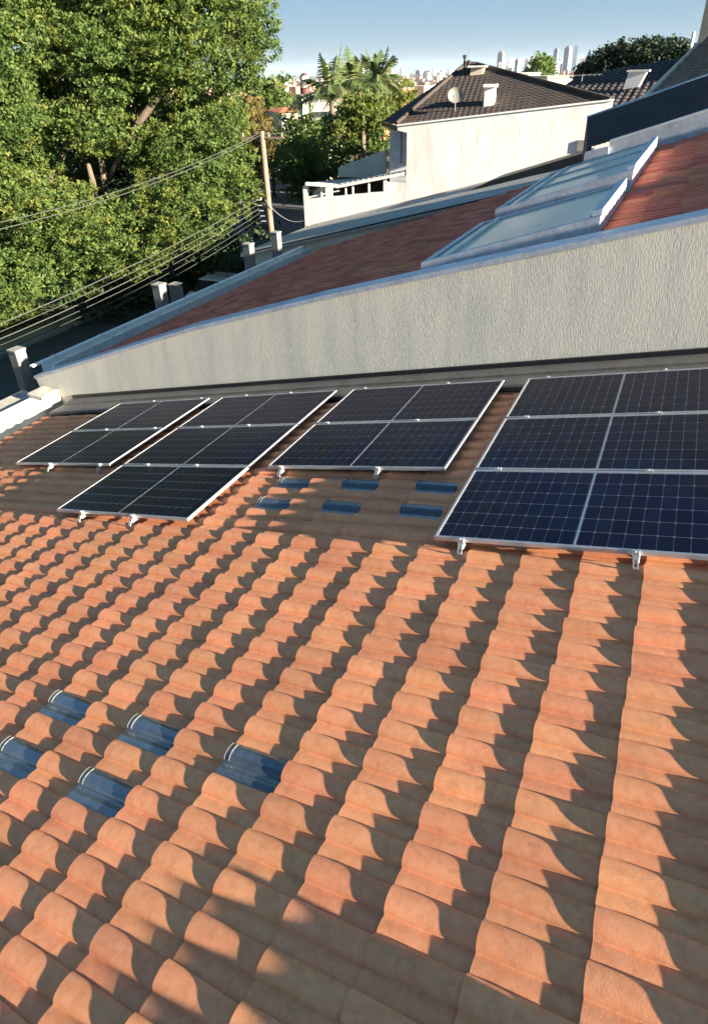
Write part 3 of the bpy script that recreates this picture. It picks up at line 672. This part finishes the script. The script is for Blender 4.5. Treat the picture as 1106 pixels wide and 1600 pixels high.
# ------------------------------------------------------------------ right-hand roofs
def wallpoly(name, top, bot_z, y, t, m, parent):
    b = MB()
    for p, q_ in zip(top, top[1:]):
        b.hexa([(p.x, y, bot_z), (q_.x, y, bot_z), (q_.x, y + t, bot_z), (p.x, y + t, bot_z), (p.x, y, p.z), (q_.x, y, q_.z), (q_.x, y + t, q_.z), (p.x, y + t, p.z)])
    return b.build(name, m, parent)
bp = world(empty('blue_parapet', (0, 12.9, 1), label='pale blue stepped parapet between the skylights and the dark roof', cat='parapet'))
p1, p2 = at(952, 222, 1, 12.9), at(1094, 177, 1, 12.9); ex = p2 + (p2 - p1) * 1.2
def para(name, p, q_, h, m, dy=0.0):
    b = MB(); b.hexa([(p.x, 12.9 - dy, p.z - h), (q_.x, 12.9 - dy, q_.z - h), (q_.x, 13.15, q_.z - h), (p.x, 13.15, p.z - h), (p.x, 12.9 - dy, p.z), (q_.x, 12.9 - dy, q_.z), (q_.x, 13.15, q_.z), (p.x, 13.15, p.z)]); return b.build(name, m, bp)
para('upper_block', p1, ex, 1.2, M['cap']); 
para('top_flashing', p1 + Vector((0, 0, .05)), ex + Vector((0, 0, .05)), .048, M['white_clean'], .05)
l0, l1 = at(914, 238, 1, 12.9), at(951.5, 229, 1, 12.9); para('lower_block', l0, l1, .9, M['cap'], .1)
dr = world(empty('dark_tile_roof', (0, 14, 1), label='dark blue-black tile roof rising behind the pale blue parapet', cat='roof'))
e0, e1, e2, e3 = at(917, 232, 1, 13.2), at(1094, 175, 1, 13.2), at(1094, 122, 1, 15.8), at(917, 184, 1, 15.8)
e1b = e1 + (e1 - e0) * .3; e2b = e2 + (e2 - e3) * .3
corrugate('tile_slope', e0, e3, e2b, e1b, M['clay_dark'], dr, 0.26, 0.014, courses=30, step=0.018)
MB().tube([e3, e2b], 0.05, 8).build('ridge_flashing', M['cap'], dr)
b = MB(); b.add([e0 + Vector((0, 0, -1)), e3 + Vector((0, 0, -1)), e3 + Vector((0, 0, -.02)), e0 + Vector((0, 0, -.02)), e0 + Vector((.12, 0, -1)), e3 + Vector((.12, 0, -1)), e3 + Vector((.12, 0, -.02)), e0 + Vector((.12, 0, -.02))], [(0, 1, 2, 3), (4, 7, 6, 5), (0, 3, 7, 4), (3, 2, 6, 7), (1, 5, 6, 2), (0, 4, 5, 1)]); b.build('gable_end', M['clay_brown'], dr)
ib = MB().box((B.x + .3, 15.82, -1), (B.x + 9, 15.9, 2.1)).build('rear_upstand', M['white'], dr)
# brown roof farther back
br = world(empty('brown_tile_roof', (3, 24, 1), label='grey brown tile roof with pale verge at the right edge', cat='roof'))
q0, q1, q2, q3 = at(1004, 153, 1, 20), at(1130, 112, 1, 20), at(1130, 35, 1, 25), at(1088, 73, 1, 25)
q0.z -= .1
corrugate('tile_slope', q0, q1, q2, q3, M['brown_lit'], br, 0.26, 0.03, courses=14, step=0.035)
MB().tube([q0 + Vector((0, -.02, .05)), q3 + Vector((0, 0, .05))], 0.085, 8).build('verge', M['cream'], br)
b = MB(); b.box((q0.x + .2, 20.3, GZ), (q0.x + 8, 25, q0.z - .1)); b.build('wall', M['cream'], br)
# dark roofs under the big dark tree
nb = world(empty('shaded_roof', (0, 30, 1), label='shaded dark tile roof below the round dark tree', cat='roof'))
s0, s1, s2, s3 = at(850, 150, 1, 26), at(1075, 160, 1, 26), at(1075, 88, 1, 34), at(905, 118, 1, 34)
s0.z -= .2; s1.z -= .3
corrugate('tile_slope', s0, s1, s2, s3, M['clay_dark'], nb, 0.3, 0.03, courses=14, step=0.035)
b = MB(); b.box((s0.x, 26.4, GZ), (s1.x, 34, min(s0.z, s1.z) - .1)); b.build('wall', M['cream'], nb)
v0, v1 = at(972, 140, 1, 28), at(1010, 112, 1, 28)
wc = empty('roof_vent', (v0.x, 28, v0.z), label='white slanted chimney box on the shaded dark roof', cat='chimney')
b = MB(); b.prism([(0, 0), (v1.x - v0.x - .25, 0.1), (v1.x - v0.x, v1.z - v0.z), (0.15, v1.z - v0.z)], 1, 0, .7); b.build('box', M['white_clean'], wc)
b = MB(); b.box((0.05, -.05, v1.z - v0.z + .001), (v1.x - v0.x + .1, .75, v1.z - v0.z + .08)); b.build('cap', M['white'], wc)
# grey building sliver at the right edge, small white tank behind the tree
k0 = at(1087, 75, 1, 30)
gb = empty('grey_building', (k0.x, 30, GZ), label='tall pale grey building cut by the right edge', cat='building')
MB().box((0, 0, 0), (6, 8, 14)).build('wall', M['post'], gb)
for zz_ in (7.2, 10.0): MB().box((1.2, -.03, zz_), (2.6, 0.02, zz_ + 1.3)).build('window', M['glassdark'], gb)
k1 = at(1076, 72, 1, 50); k2 = at(1086, 49, 1, 50)
wt = empty('water_tank', (k1.x, 50, GZ), label='small cream tank tower beside the grey building at the right', cat='tank')
MB().box((0.05, .05, 0), (k2.x - k1.x - .05, .9, k1.z - GZ)).build('tower', M['cream'], wt)
MB().tube([((k2.x - k1.x) / 2, .45, k1.z - GZ), ((k2.x - k1.x) / 2, .45, k2.z - GZ)], (k2.x - k1.x) / 2, 14).build('tank', M['white_clean'], wt)
# antenna pole near the roofs
ap = at(906, 142, 1, 24); ap2 = at(906, 116, 1, 24)
an_ = empty('antenna', ap, label='thin antenna mast standing on the roofs right of the white house', cat='antenna')
hh = ap2.z - ap.z
MB().tube([(0, 0, -1), (0, 0, hh)], .03, 6).build('mast', M['post'], an_)
MB().tube([(-.35, 0, hh - .05), (.8, 0, hh - .02)], .018, 6).build('boom', M['post'], an_)
for i in range(6): MB().tube([(-.3 + i * .2, -.25, hh - .04), (-.3 + i * .2, .25, hh - .04)], .01, 5).build('element', M['post'], an_)

# ------------------------------------------------------------------ utility poles and wires
def upole(name, base_xy, top, label, r=.15, arms=()):
    t = empty(name, (base_xy[0], base_xy[1], GZ), label=label, cat='utility pole', group='utility poles along the street')
    b = MB(); b.tube([(0, 0, 0), (top.x - base_xy[0], top.y - base_xy[1], top.z - GZ)], r, 10, r * .62); b.build('shaft', M['pole'], t, smooth=True)
    for (dz, w_, yaw) in arms:
        hz = top.z - GZ - dz; cx_ = (top.x - base_xy[0]); cy_ = (top.y - base_xy[1])
        c_, s_ = math.cos(yaw), math.sin(yaw); b = MB()
        b.tube([(cx_ - w_ * c_, cy_ - w_ * s_, hz), (cx_ + w_ * c_, cy_ + w_ * s_, hz)], .05, 4); b.build('crossarm', M['pole'], t)
        for k in (-.9, -.3, .3, .9):
            MB().tube([(cx_ + k * w_ * c_, cy_ + k * w_ * s_, hz + .04), (cx_ + k * w_ * c_, cy_ + k * w_ * s_, hz + .2)], .045, 6, .03).build('insulator', M['post'], t)
    return t
PX_ = -15.2
tp = at(409, 205, 0, PX_); mid = at(413, 312, 0, PX_); low = at(421, 345, 0, PX_)
bx = at(428, 405, 0, PX_)
dirp = (bx - tp).normalized(); base_pt = tp + dirp * ((GZ - tp.z) / dirp.z)
up1 = upole('utility_pole', (base_pt.x, base_pt.y), tp, 'tall slim utility pole rising beyond the concrete posts by the street', .17, ((.25, 1.0, 0.15),))
# rack of low-voltage insulators
for i in range(5):
    q_ = mid.lerp(low, i / 4) - Vector((up1.location)) 
    MB().tube([q_ + Vector((-.10, -.12, 0)), q_ + Vector((-.28, -.2, 0))], .03, 6).build('insulator', M['post'], up1)
xf = mid - up1.location
MB().tube([xf + Vector((-.55, -.1, -.1)), xf + Vector((-.1, -.1, .05))], .06, 6).build('bracket', M['post'], up1)
t2 = at(467, 178, 1, 52); up2 = upole('utility_pole', (t2.x, t2.y), t2, 'second utility pole with transformer among the far trees', .2, ((.6, 1.2, .3), (1.6, .9, .3)))
MB().tube([(.0, -.45, t2.z - GZ - 3.2), (.0, -.45, t2.z - GZ - 2.1)], .32, 12).build('transformer', M['post'], up2)
t3 = at(489, 186, 1, 44); up3 = upole('utility_pole', (t3.x, t3.y), t3, 'third slender pole right of the transformer pole', .16, ())
def wire(p, q_, sag, r, label, m, n=14):
    pts = [p.lerp(q_, i / n) - Vector((0, 0, sag * 4 * (i / n) * (1 - i / n))) for i in range(n + 1)]
    b = MB().tube(pts, r, 5); o = b.build('overhead_wire', m, None); tag(o, label, 'wire', 'overhead wires along the street'); return o
ends = [(12, 487), (12, 497), (12, 506), (12, 514), (12, 522), (12, 531)]
wl = ['topmost', 'second', 'third', 'fourth', 'fifth', 'lowest']
for i, (ex_, ey_) in enumerate(ends):
    p = mid.lerp(low, i / 5) + Vector((-.25, -.2, 0)); q_ = at(ex_, ey_, 0, -14.8)
    d = (q_ - p); q2 = q_ + d.normalized() * 5
    wire(p, q2, .30 + .05 * i, .009 if i % 2 else .014, '%s of the six cables sagging from the pole to the left edge' % wl[i], M['wire'] if i != 4 else M['darkwire'])
for i, (a_, c_, g_) in enumerate([((405, 208), (12, 322), 'upper thin wire crossing in front of the big tree'), ((411, 209), (12, 332), 'lower thin wire crossing in front of the big tree')]):
    p = at(*a_, 0, PX_ + .4 * i); q_ = at(*c_, 0, -15.5 + .5 * i); wire(p, q_ + (q_ - p).normalized() * 4, .5, .011, g_, M['wire'])
wire(at(412, 214, 0, PX_), t2 + Vector((-.6, 0, -.4)), .6, .018, 'wire from the near pole to the transformer pole', M['wire'])
wire(at(412, 209, 0, PX_), t2 + Vector((.6, 0, -.4)), .4, .018, 'upper wire from the near pole to the transformer pole', M['wire'])
wire(at(414, 312, 0, PX_), HM @ hl(474, 345, 15.9), .35, .015, 'service wire drooping from the pole to the carport', M['wire'])
wire(at(425, 364, 0, PX_), at(478, 368, 1, 15.6), .05, .03, 'thick pale cable from the pole to the grey roof', M['wire'])

# ------------------------------------------------------------------ cars
def car(loc, rz, paint, label):
    t = empty('parked_car', loc, (0, 0, rz), label=label, cat='car', group='cars on the street')
    b = MB(); b.prism([(-2.1, .35), (2.1, .35), (2.15, .7), (1.9, .9), (1.0, 1.0), (-1.6, 1.02), (-2.1, .92)], 1, -.85, .85); b.build('body', paint, t, bevel=.05)
    b = MB(); b.hexa([(-1.7, -.78, 1.0), (.95, -.78, 1.0), (.95, .78, 1.0), (-1.7, .78, 1.0), (-1.15, -.62, 1.42), (.2, -.62, 1.42), (.2, .62, 1.42), (-1.15, .62, 1.42)]); b.build('windows', M['glassdark'], t, bevel=.02)
    MB().box((-1.15, -.63, 1.42), (.2, .63, 1.47)).build('roof', paint, t, bevel=.015)
    for x in (-1.3, 1.3):
        for y in (-.82, .82):
            w_ = MB().tube([(x, y - .09, .32), (x, y + .09, .32)], .32, 14).build('wheel', M['rubber'], t)
            MB().tube([(x, y - .10, .32), (x, y + .10, .32)], .18, 10).build('rim', M['alu'], w_)
    for y in (-.6, .6):
        MB().box((2.08, y - .16, .68), (2.16, y + .16, .82)).build('headlight', M['white_clean'], t)
        MB().box((-2.14, y - .14, .72), (-2.07, y + .14, .86)).build('tail_light', M['maroon'], t)
    return t
cpos = at(424, 283, 2, -6.9); car((cpos.x, cpos.y, ground_z(cpos.x, cpos.y) + .07), math.radians(122), M['carpaint'], 'dark car far down the street below the trees')
cpos = at(352, 452, 2, -5.6); car((cpos.x, cpos.y, GZ + .02), math.radians(95), M['carwhite'], 'pale car parked in the shade under the big tree')

# ------------------------------------------------------------------ big tree
def pxl(px, py, d, r, sq=1.0): c = along(px, py, d); return (tuple(c), (r, r, r * sq))
g = random.Random(5); lob = []
def inside(x, y):
    if y < 150: lim = 405 - max(0, y - 90) * 0.6
    elif y < 200: lim = 350 + (y - 150) * .3
    else: lim = 365
    lowb = 505 - x * 0.42
    return x < lim and y < lowb
for y in range(-260, 480, 46):
    for x in range(-150, 420, 52):
        xx, yy_ = x + g.uniform(-18, 18), y + g.uniform(-16, 16)
        if not inside(max(xx, 0), max(yy_, 0)): continue
        if 285 < xx < 345 and 60 < yy_ < 150: continue
        hollow = 40 < xx < 215 and 195 < yy_ < 300
        d = g.uniform(31, 36) + (4.5 if hollow else 0) - (1.5 if yy_ > 300 else 0)
        if hollow and g.random() < .55: continue
        lob.append(pxl(xx, yy_, d, g.uniform(1.15, 1.9) * (0.8 if xx > 330 else 1), .8))
lob += [pxl(395, 30, 32, 1.1), pxl(405, 75, 32, .9), pxl(370, 10, 32, 1.2), pxl(350, 110, 32, .8), pxl(300, 30, 33, 1.3), pxl(385, 120, 32.5, .6)]
half_ = len(lob)
bt = empty('big_tree', (-27, 17, GZ), label='huge green street tree filling the upper left', cat='tree')
def rel(mesh_o, root): mesh_o.location = (0, 0, 0); mesh_o.parent = root; mesh_o.matrix_parent_inverse = Matrix.Translation(-Vector(root.location))
lg = [l for l in lob]
yl = [l for i, l in enumerate(lob) if g.random() < .42]
o = link('foliage', foliage_mesh('foliage', lg, 4200, 0.074, M['leaf'], 11, .45)); rel(o, bt)
o = link('foliage', foliage_mesh('foliage', yl, 2000, 0.074, M['leaf_yellow'], 12, .8)); rel(o, bt)
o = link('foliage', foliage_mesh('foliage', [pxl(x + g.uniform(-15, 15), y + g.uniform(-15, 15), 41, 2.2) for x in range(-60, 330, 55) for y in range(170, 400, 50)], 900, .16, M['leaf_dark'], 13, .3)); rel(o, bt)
tb = MB(); root_p = Vector((-27, 17, GZ)); fork = along(130, 330, 36.5)
tb.tube([root_p, root_p.lerp(fork, .5) + Vector((.2, 0, 0)), fork], .55, 10, .38); o = tb.build('trunk', M['bark'], None, smooth=True); rel(o, bt)
for (a_, b_, c_) in [((130, 330, 36.5), (175, 270, 33.2), (214, 195, 32.0)), ((130, 330, 36.5), (95, 270, 35), (105, 205, 34)), ((130, 330, 36.5), (80, 285, 34), (60, 200, 34)), ((165, 300, 33.4), (160, 260, 33.0), (150, 225, 33)),
                     ((150, 310, 34), (145, 285, 32.8), (138, 255, 32.6)), ((214, 195, 32.0), (270, 120, 33), (345, 62, 32)), ((345, 62, 32), (375, 50, 32), (400, 40, 32)), ((105, 205, 34), (120, 100, 34), (150, -20, 34))]:
    tb = MB(); tb.tube([along(*a_), along(*b_), along(*c_)], .19, 7, .09); o = tb.build('limb', M['bark'], None, smooth=True); rel(o, bt)

def tree(name, lobes, m, n, size, label, trunk_r=.2, seed=3, group=None, shell=.5):
    c = np.mean([l[0] for l in lobes], 0); base = Vector((c[0], c[1], ground_z(c[0], c[1])))
    t = empty(name, base, label=label, cat='tree', group=group)
    o = link('crown', foliage_mesh('crown', lobes, n, size, m, seed, shell)); rel(o, t)
    o = MB().tube([(0, 0, 0), (0.1, 0, max(.5, c[2] - base.z))], trunk_r, 8, trunk_r * .6).build('trunk', M['bark'], t, smooth=True)
    return t
# understorey under the big tree: dark hedge
tree('hedge', [pxl(x, 560 - .42 * x + g.uniform(-25, 60), 34 + g.uniform(-2, 1), 1.8, .7) for x in range(-40, 400, 38) for _ in (0, 1)], M['leaf_dark'], 900, .13, 'dark shaded hedge under the big tree along the street', seed=21)
tree('tree', [pxl(392 + g.uniform(-12, 14), y, 46, 1.2, .9) for y in range(175, 270, 14)] + [pxl(375, y, 44, 1.4) for y in range(190, 300, 22)], M['leaf_brown'], 1100, .13, 'thin brownish tree at the right side of the big tree', seed=22)
tree('tree', [pxl(x, y, 95, 3.3) for x, y in ((392, 165), (410, 158), (430, 160), (448, 170), (400, 180), (425, 178), (445, 186))], M['leaf'], 900, .3, 'rounded green tree on the skyline left of the palms', seed=23)
tree('tree', [pxl(x, y, 62, 2.0) for x, y in ((395, 222), (415, 232), (440, 225), (430, 248), (452, 245), (405, 250))], M['leaf'], 900, .2, 'shady tree behind the near utility pole', seed=24)
tree('tree', [pxl(x, y, 55, 1.5) for x, y in ((448, 205), (455, 225), (478, 215), (500, 232), (495, 205), (470, 240))], M['leaf'], 800, .16, 'mixed green tree around the transformer pole', seed=25)
tree('tree', [pxl(x, y, 42, 1.25) for x, y in ((455, 260), (470, 275), (490, 262), (462, 290), (505, 250), (480, 248))], M['leaf'], 900, .14, 'dark shrubby tree at the end of the carport', seed=26)
tree('tree', [pxl(x, y, 40, 1.15) for x, y in ((530, 190), (550, 180), (572, 185), (590, 200), (560, 205), (535, 215), (578, 170), (600, 215), (545, 230), (520, 240), (575, 225))], M['leaf'], 900, .11, 'bushy tree standing directly left of the white house', seed=27)
tree('tree', [pxl(x, y, 39, .85) for x, y in ((555, 172), (575, 180), (540, 195), (590, 175))], M['leaf_yellow'], 700, .1, 'yellow green shrub top left of the white house roof', seed=28)
tree('tree', [pxl(x, y, 60, 1.5) for x, y in ((600, 160), (615, 152), (632, 158), (585, 165), (620, 170))], M['leaf_yellow'], 700, .17, 'yellowish tree behind the corner of the dark roof', seed=29)
tree('tree', [pxl(x, y, 75, 3.4, .62) for x, y in ((962, 112), (985, 102), (1010, 98), (1035, 102), (1055, 104), (985, 120), (1012, 118), (1040, 118), (948, 124), (1070, 106))], M['leaf_dome'], 6500, .17, 'big dark domed tree behind the right-hand roofs', trunk_r=.4, seed=30)
tree('tree', [pxl(x, y, 130, 2.2) for x, y in ((840, 110), (852, 112), (846, 106))], M['leaf'], 500, .35, 'small bright tree on the skyline above the dark roof', seed=31)

# palms
def palm(px, py, dist, n, L_, label, seed):
    g2 = random.Random(seed); top = along(px, py, dist); bz = ground_z(top.x, top.y)
    t = empty('palm_tree', (top.x, top.y, bz), label=label, cat='palm tree', group='palms beside the street')
    hgt = top.z - bz; MB().tube([(0, 0, 0), (.1, 0, hgt * .5), (0, 0, hgt)], .24, 8, .17).build('trunk', M['bark'], t, smooth=True)
    for i in range(n):
        a = 2 * math.pi * i / n + g2.uniform(-.2, .2); el = g2.uniform(.1, 1.35); ln = L_ * g2.uniform(.8, 1.1)
        pts = []
        for k in range(9):
            s_ = k / 8; r_ = ln * s_ * math.cos(el) * (1 - .1 * s_); z_ = ln * s_ * math.sin(el) - ln * .75 * s_ ** 2.2 * math.cos(el)
            pts.append(Vector((r_ * math.cos(a), r_ * math.sin(a), hgt + z_)))
        V, Fq = [], []
        for k in range(1, 9):
            for kk in range(3):
                s_ = (k - 1 + kk / 3) / 8; c0_ = pts[k - 1].lerp(pts[k], kk / 3); d = (pts[k] - pts[k - 1]).normalized(); side = d.cross(Vector((0, 0, 1))).normalized()
                for sg in (-1, 1):
                    ll = ln * .27 * math.sin(math.pi * min(1, s_ * .9 + .12)); tip = c0_ + (side * sg * .8 + d * .5) * ll - Vector((0, 0, ll * g2.uniform(.3, .6)))
                    b_ = len(V); V += [tuple(c0_ - d * .05), tuple(c0_ + d * .07), tuple(tip + d * .02), tuple(tip - d * .01)]; Fq.append((b_, b_ + 1, b_ + 2, b_ + 3))
        link('frond', np_mesh('frond', V, Fq, M['leaf_palm'], [g2.random()] * len(Fq)), t)
palm(518, 152, 50, 20, 4.2, 'nearer palm with arching fronds rising above the skyline', 3)
palm(553, 140, 54, 18, 3.6, 'middle palm between the two taller palms', 4)
palm(590, 130, 56, 24, 3.4, 'right palm with feathery upright crown', 5)

# ------------------------------------------------------------------ houses among the far trees
def house(px0, px1, pyt, dist, depth, m, label, roof=None, hb=8, windows=2):
    a_ = along((px0 + px1) / 2, pyt, dist); w_ = (px1 - px0) / F_PX * dist * .93; bz = ground_z(a_.x, a_.y) - .2
    yaw = math.atan2(a_.y - CAM.y, a_.x - CAM.x) - math.pi / 2 + .25
    t = empty('far_house', (a_.x, a_.y, bz), (0, 0, yaw), label=label, cat='house', group='houses among the far trees')
    h_ = a_.z - bz; MB().box((-w_ / 2, 0, 0), (w_ / 2, depth, h_)).build('wall', m, t)
    if roof:
        b = MB(); b.add([(-w_ / 2 - .3, -.3, h_), (w_ / 2 + .3, -.3, h_), (w_ / 2 + .3, depth + .3, h_), (-w_ / 2 - .3, depth + .3, h_), (0, depth / 2, h_ + w_ * .16)], [(0, 1, 4), (1, 2, 4), (2, 3, 4), (3, 0, 4), (0, 3, 2, 1)]); b.build('roof', roof, t)
    else: MB().box((-w_ / 2 - .1, -.1, h_ + .001), (w_ / 2 + .1, depth + .1, h_ + .25)).build('roof', M['concrete'], t)
    for i in range(windows):
        x = -w_ / 2 + w_ * (i + .5) / windows; MB().box((x - w_ * .12, -.04, h_ - 2.1), (x + w_ * .12, -.005, h_ - .9)).build('window', M['glassdark'], t)
house(485, 532, 163, 100, 12, M['concrete'], 'grey flat-roofed building behind the nearer palm trunk', windows=4)
house(600, 646, 139, 150, 14, M['orange'], 'orange block of flats left of the dark roof', windows=5)
house(562, 598, 140, 130, 10, M['orange'], 'orange brown building behind the palms', windows=3)
house(508, 532, 196, 62, 8, M['orange'], 'small orange wall among the far trees', windows=1)
house(440, 474, 175, 85, 8, M['cream'], 'cream house beside the transformer pole', M['clay_old'], windows=2)
house(420, 450, 238, 80, 6, M['post'], 'pale blue-grey house down the street', windows=2)
house(495, 530, 222, 56, 5, M['cream'], 'cream garden house half hidden by the bushes', windows=2)
house(800, 842, 116, 120, 10, M['white'], 'white flat-roofed building right of the roof peak', windows=4)
house(858, 902, 122, 90, 10, M['white'], 'long white roof between the white house and the antenna', windows=2)
house(472, 481, 152, 75, 2, M['cream'], 'slender tan tower beside the palm, below its tank', windows=0)
wtp = along(477, 152, 76)
wtp = along(477, 152, 76); t = empty('water_tower', wtp, label='maroon and pink water tank on top of the tan tower', cat='tank')
MB().tube([(0, 0, 0), (0, 0, .9)], .5, 16).build('tank_base', M['maroon'], t); MB().tube([(0, 0, .901), (0, 0, 2.0)], .45, 16).build('tank_body', M['cream'], t); MB().tube([(0, 0, 2.001), (0, 0, 2.25)], .48, 16, .15).build('tank_lid', M['maroon'], t)

# ------------------------------------------------------------------ city in the haze
M['tower_pale'] = mat('tower_pale', (0.55, 0.53, 0.50), .8, (0.35, 0.35, 0.36), .12, rand=.15)
M['tower_red'] = mat('tower_red', (0.42, 0.24, 0.19), .8, (0.34, 0.2, 0.17), .1)
M['tower_blue'] = mat('tower_blue', (0.16, 0.19, 0.26), .5, (0.12, 0.14, 0.2), .1)
def tower(px, py, wpx, dist, m, label, grp='towers on the hazy skyline'):
    a_ = along(px, py, dist); w_ = wpx / F_PX * dist; bz = ground_z(a_.x, a_.y) - 2
    yaw = math.atan2(a_.y - CAM.y, a_.x - CAM.x) - math.pi / 2 + g.uniform(-.5, .5)
    t = empty('tower_block', (a_.x, a_.y, bz), (0, 0, yaw), label=label, cat='tower', group=grp)
    h_ = a_.z - bz; MB().box((-w_ / 2, -w_ / 2, 0), (w_ / 2, w_ / 2, h_ * .94)).build('shaft', m, t)
    MB().box((-w_ / 3.2, -w_ / 3.2, h_ * .94), (w_ / 3.2, w_ / 3.2, h_)).build('crown', m, t)
    b = MB(); nfl = int(min(16, h_ / 6))
    for i in range(nfl):
        z0 = h_ * .9 * (i + .3) / nfl; b.box((-w_ * .42, -w_ / 2 - .3, z0), (w_ * .42, -w_ / 2 - .02, z0 + h_ * .9 / nfl * .45))
    o = b.build('window_band', M['tower_blue'], t); 
for px, py, w_, m_, lb in [(783, 80, 7, 'tower_red', 'slim reddish tower rising just right of the white house roof peak'), (869, 75, 5, 'tower_blue', 'left one of three slim blue-grey towers'), (888, 72, 7, 'tower_blue', 'middle one of three slim blue-grey towers'),
                           (900, 70, 5, 'tower_blue', 'right one of three slim blue-grey towers'), (913, 89, 12, 'tower_pale', 'wide cream block right of the three slim towers'), (810, 92, 5, 'tower_pale', 'small tower pair at the left of the right-hand skyline'),
                           (456, 124, 14, 'tower_blue', 'blue-grey tower block on the left skyline'), (437, 127, 12, 'tower_pale', 'pale block left of the blue-grey one on the left skyline'), (565, 100, 5, 'tower_pale', 'thin pale tower above the middle palm'), (548, 98, 4, 'tower_pale', 'thin pale tower left of the one above the middle palm')]:
    tower(px, py, w_, g.uniform(3800, 4600), M[m_], lb)
for i in range(110):
    z_ = g.random()
    if z_ < .25: px = g.uniform(400, 470); py = g.uniform(126, 136)
    elif z_ < .6: px = g.uniform(590, 720); py = g.uniform(106, 122)
    else: px = g.uniform(775, 940); py = g.uniform(90, 106)
    tower(px, py, g.uniform(3, 7), g.uniform(2600, 6000), M['tower_red'] if g.random() < .22 else M['tower_pale'], 'small tower block in the haze of the distant skyline')
b = MB(); V = []; 
vs, fs = [], []
for i in range(9000):
    a_ = math.radians(g.uniform(80, 135)); d = 450 + 3600 * g.random() ** 1.5; x, y = 1.3 + d * math.cos(a_), -7.4 + d * math.sin(a_); z0 = ground_z(x, y) - 1
    w1, w2, h_ = g.uniform(4, 9), g.uniform(4, 9), g.uniform(4, 9) + (g.random() < .06) * g.uniform(5, 20); c_ = len(vs)
    vs += [(x - w1, y - w2, z0), (x + w1, y - w2, z0), (x + w1, y + w2, z0), (x - w1, y + w2, z0), (x - w1, y - w2, z0 + h_), (x + w1, y - w2, z0 + h_), (x + w1, y + w2, z0 + h_), (x - w1, y + w2, z0 + h_)]
    fs += [(c_ + 4, c_ + 5, c_ + 6, c_ + 7), (c_, c_ + 1, c_ + 5, c_ + 4), (c_ + 1, c_ + 2, c_ + 6, c_ + 5), (c_ + 3, c_, c_ + 4, c_ + 7)]
M['town'] = mat('town', (0.50, 0.42, 0.36), .85, (0.40, 0.20, 0.14), .012, rand=.3, sharp=(.42, .55))
o = link('distant_town', np_mesh('distant_town', vs, fs, M['town'], np.repeat(rng.random(len(fs) // 4), 4))); tag(o, None, None, None, 'stuff')
o = link('distant_trees', foliage_mesh('distant_trees', [((1.3 + d * math.cos(a_), -7.4 + d * math.sin(a_), ground_z(d * math.cos(a_), d * math.sin(a_)) + 3), (7, 7, 4.5)) for a_, d in [(math.radians(g.uniform(82, 133)), 260 + 2400 * g.random() ** 1.6) for _ in range(500)]], 90, 1.3, M['leaf'], 77, .6)); o['kind'] = 'stuff'
# haze
hz = MB().box((-16000, -200, -75), (8000, 15500, 190)).build('haze', None); hz['kind'] = 'stuff'
hm = bpy.data.materials.new('haze'); hm.use_nodes = True; n_ = hm.node_tree.nodes
n_.remove(n_['Principled BSDF']); pv = n_.new('ShaderNodeVolumePrincipled'); pv.inputs['Density'].default_value = 0.00003; pv.inputs['Color'].default_value = (.70, .85, 1, 1); pv.inputs['Anisotropy'].default_value = 0.0
hm.node_tree.links.new(pv.outputs[0], n_['Material Output'].inputs['Volume']); hz.data.materials.append(hm)
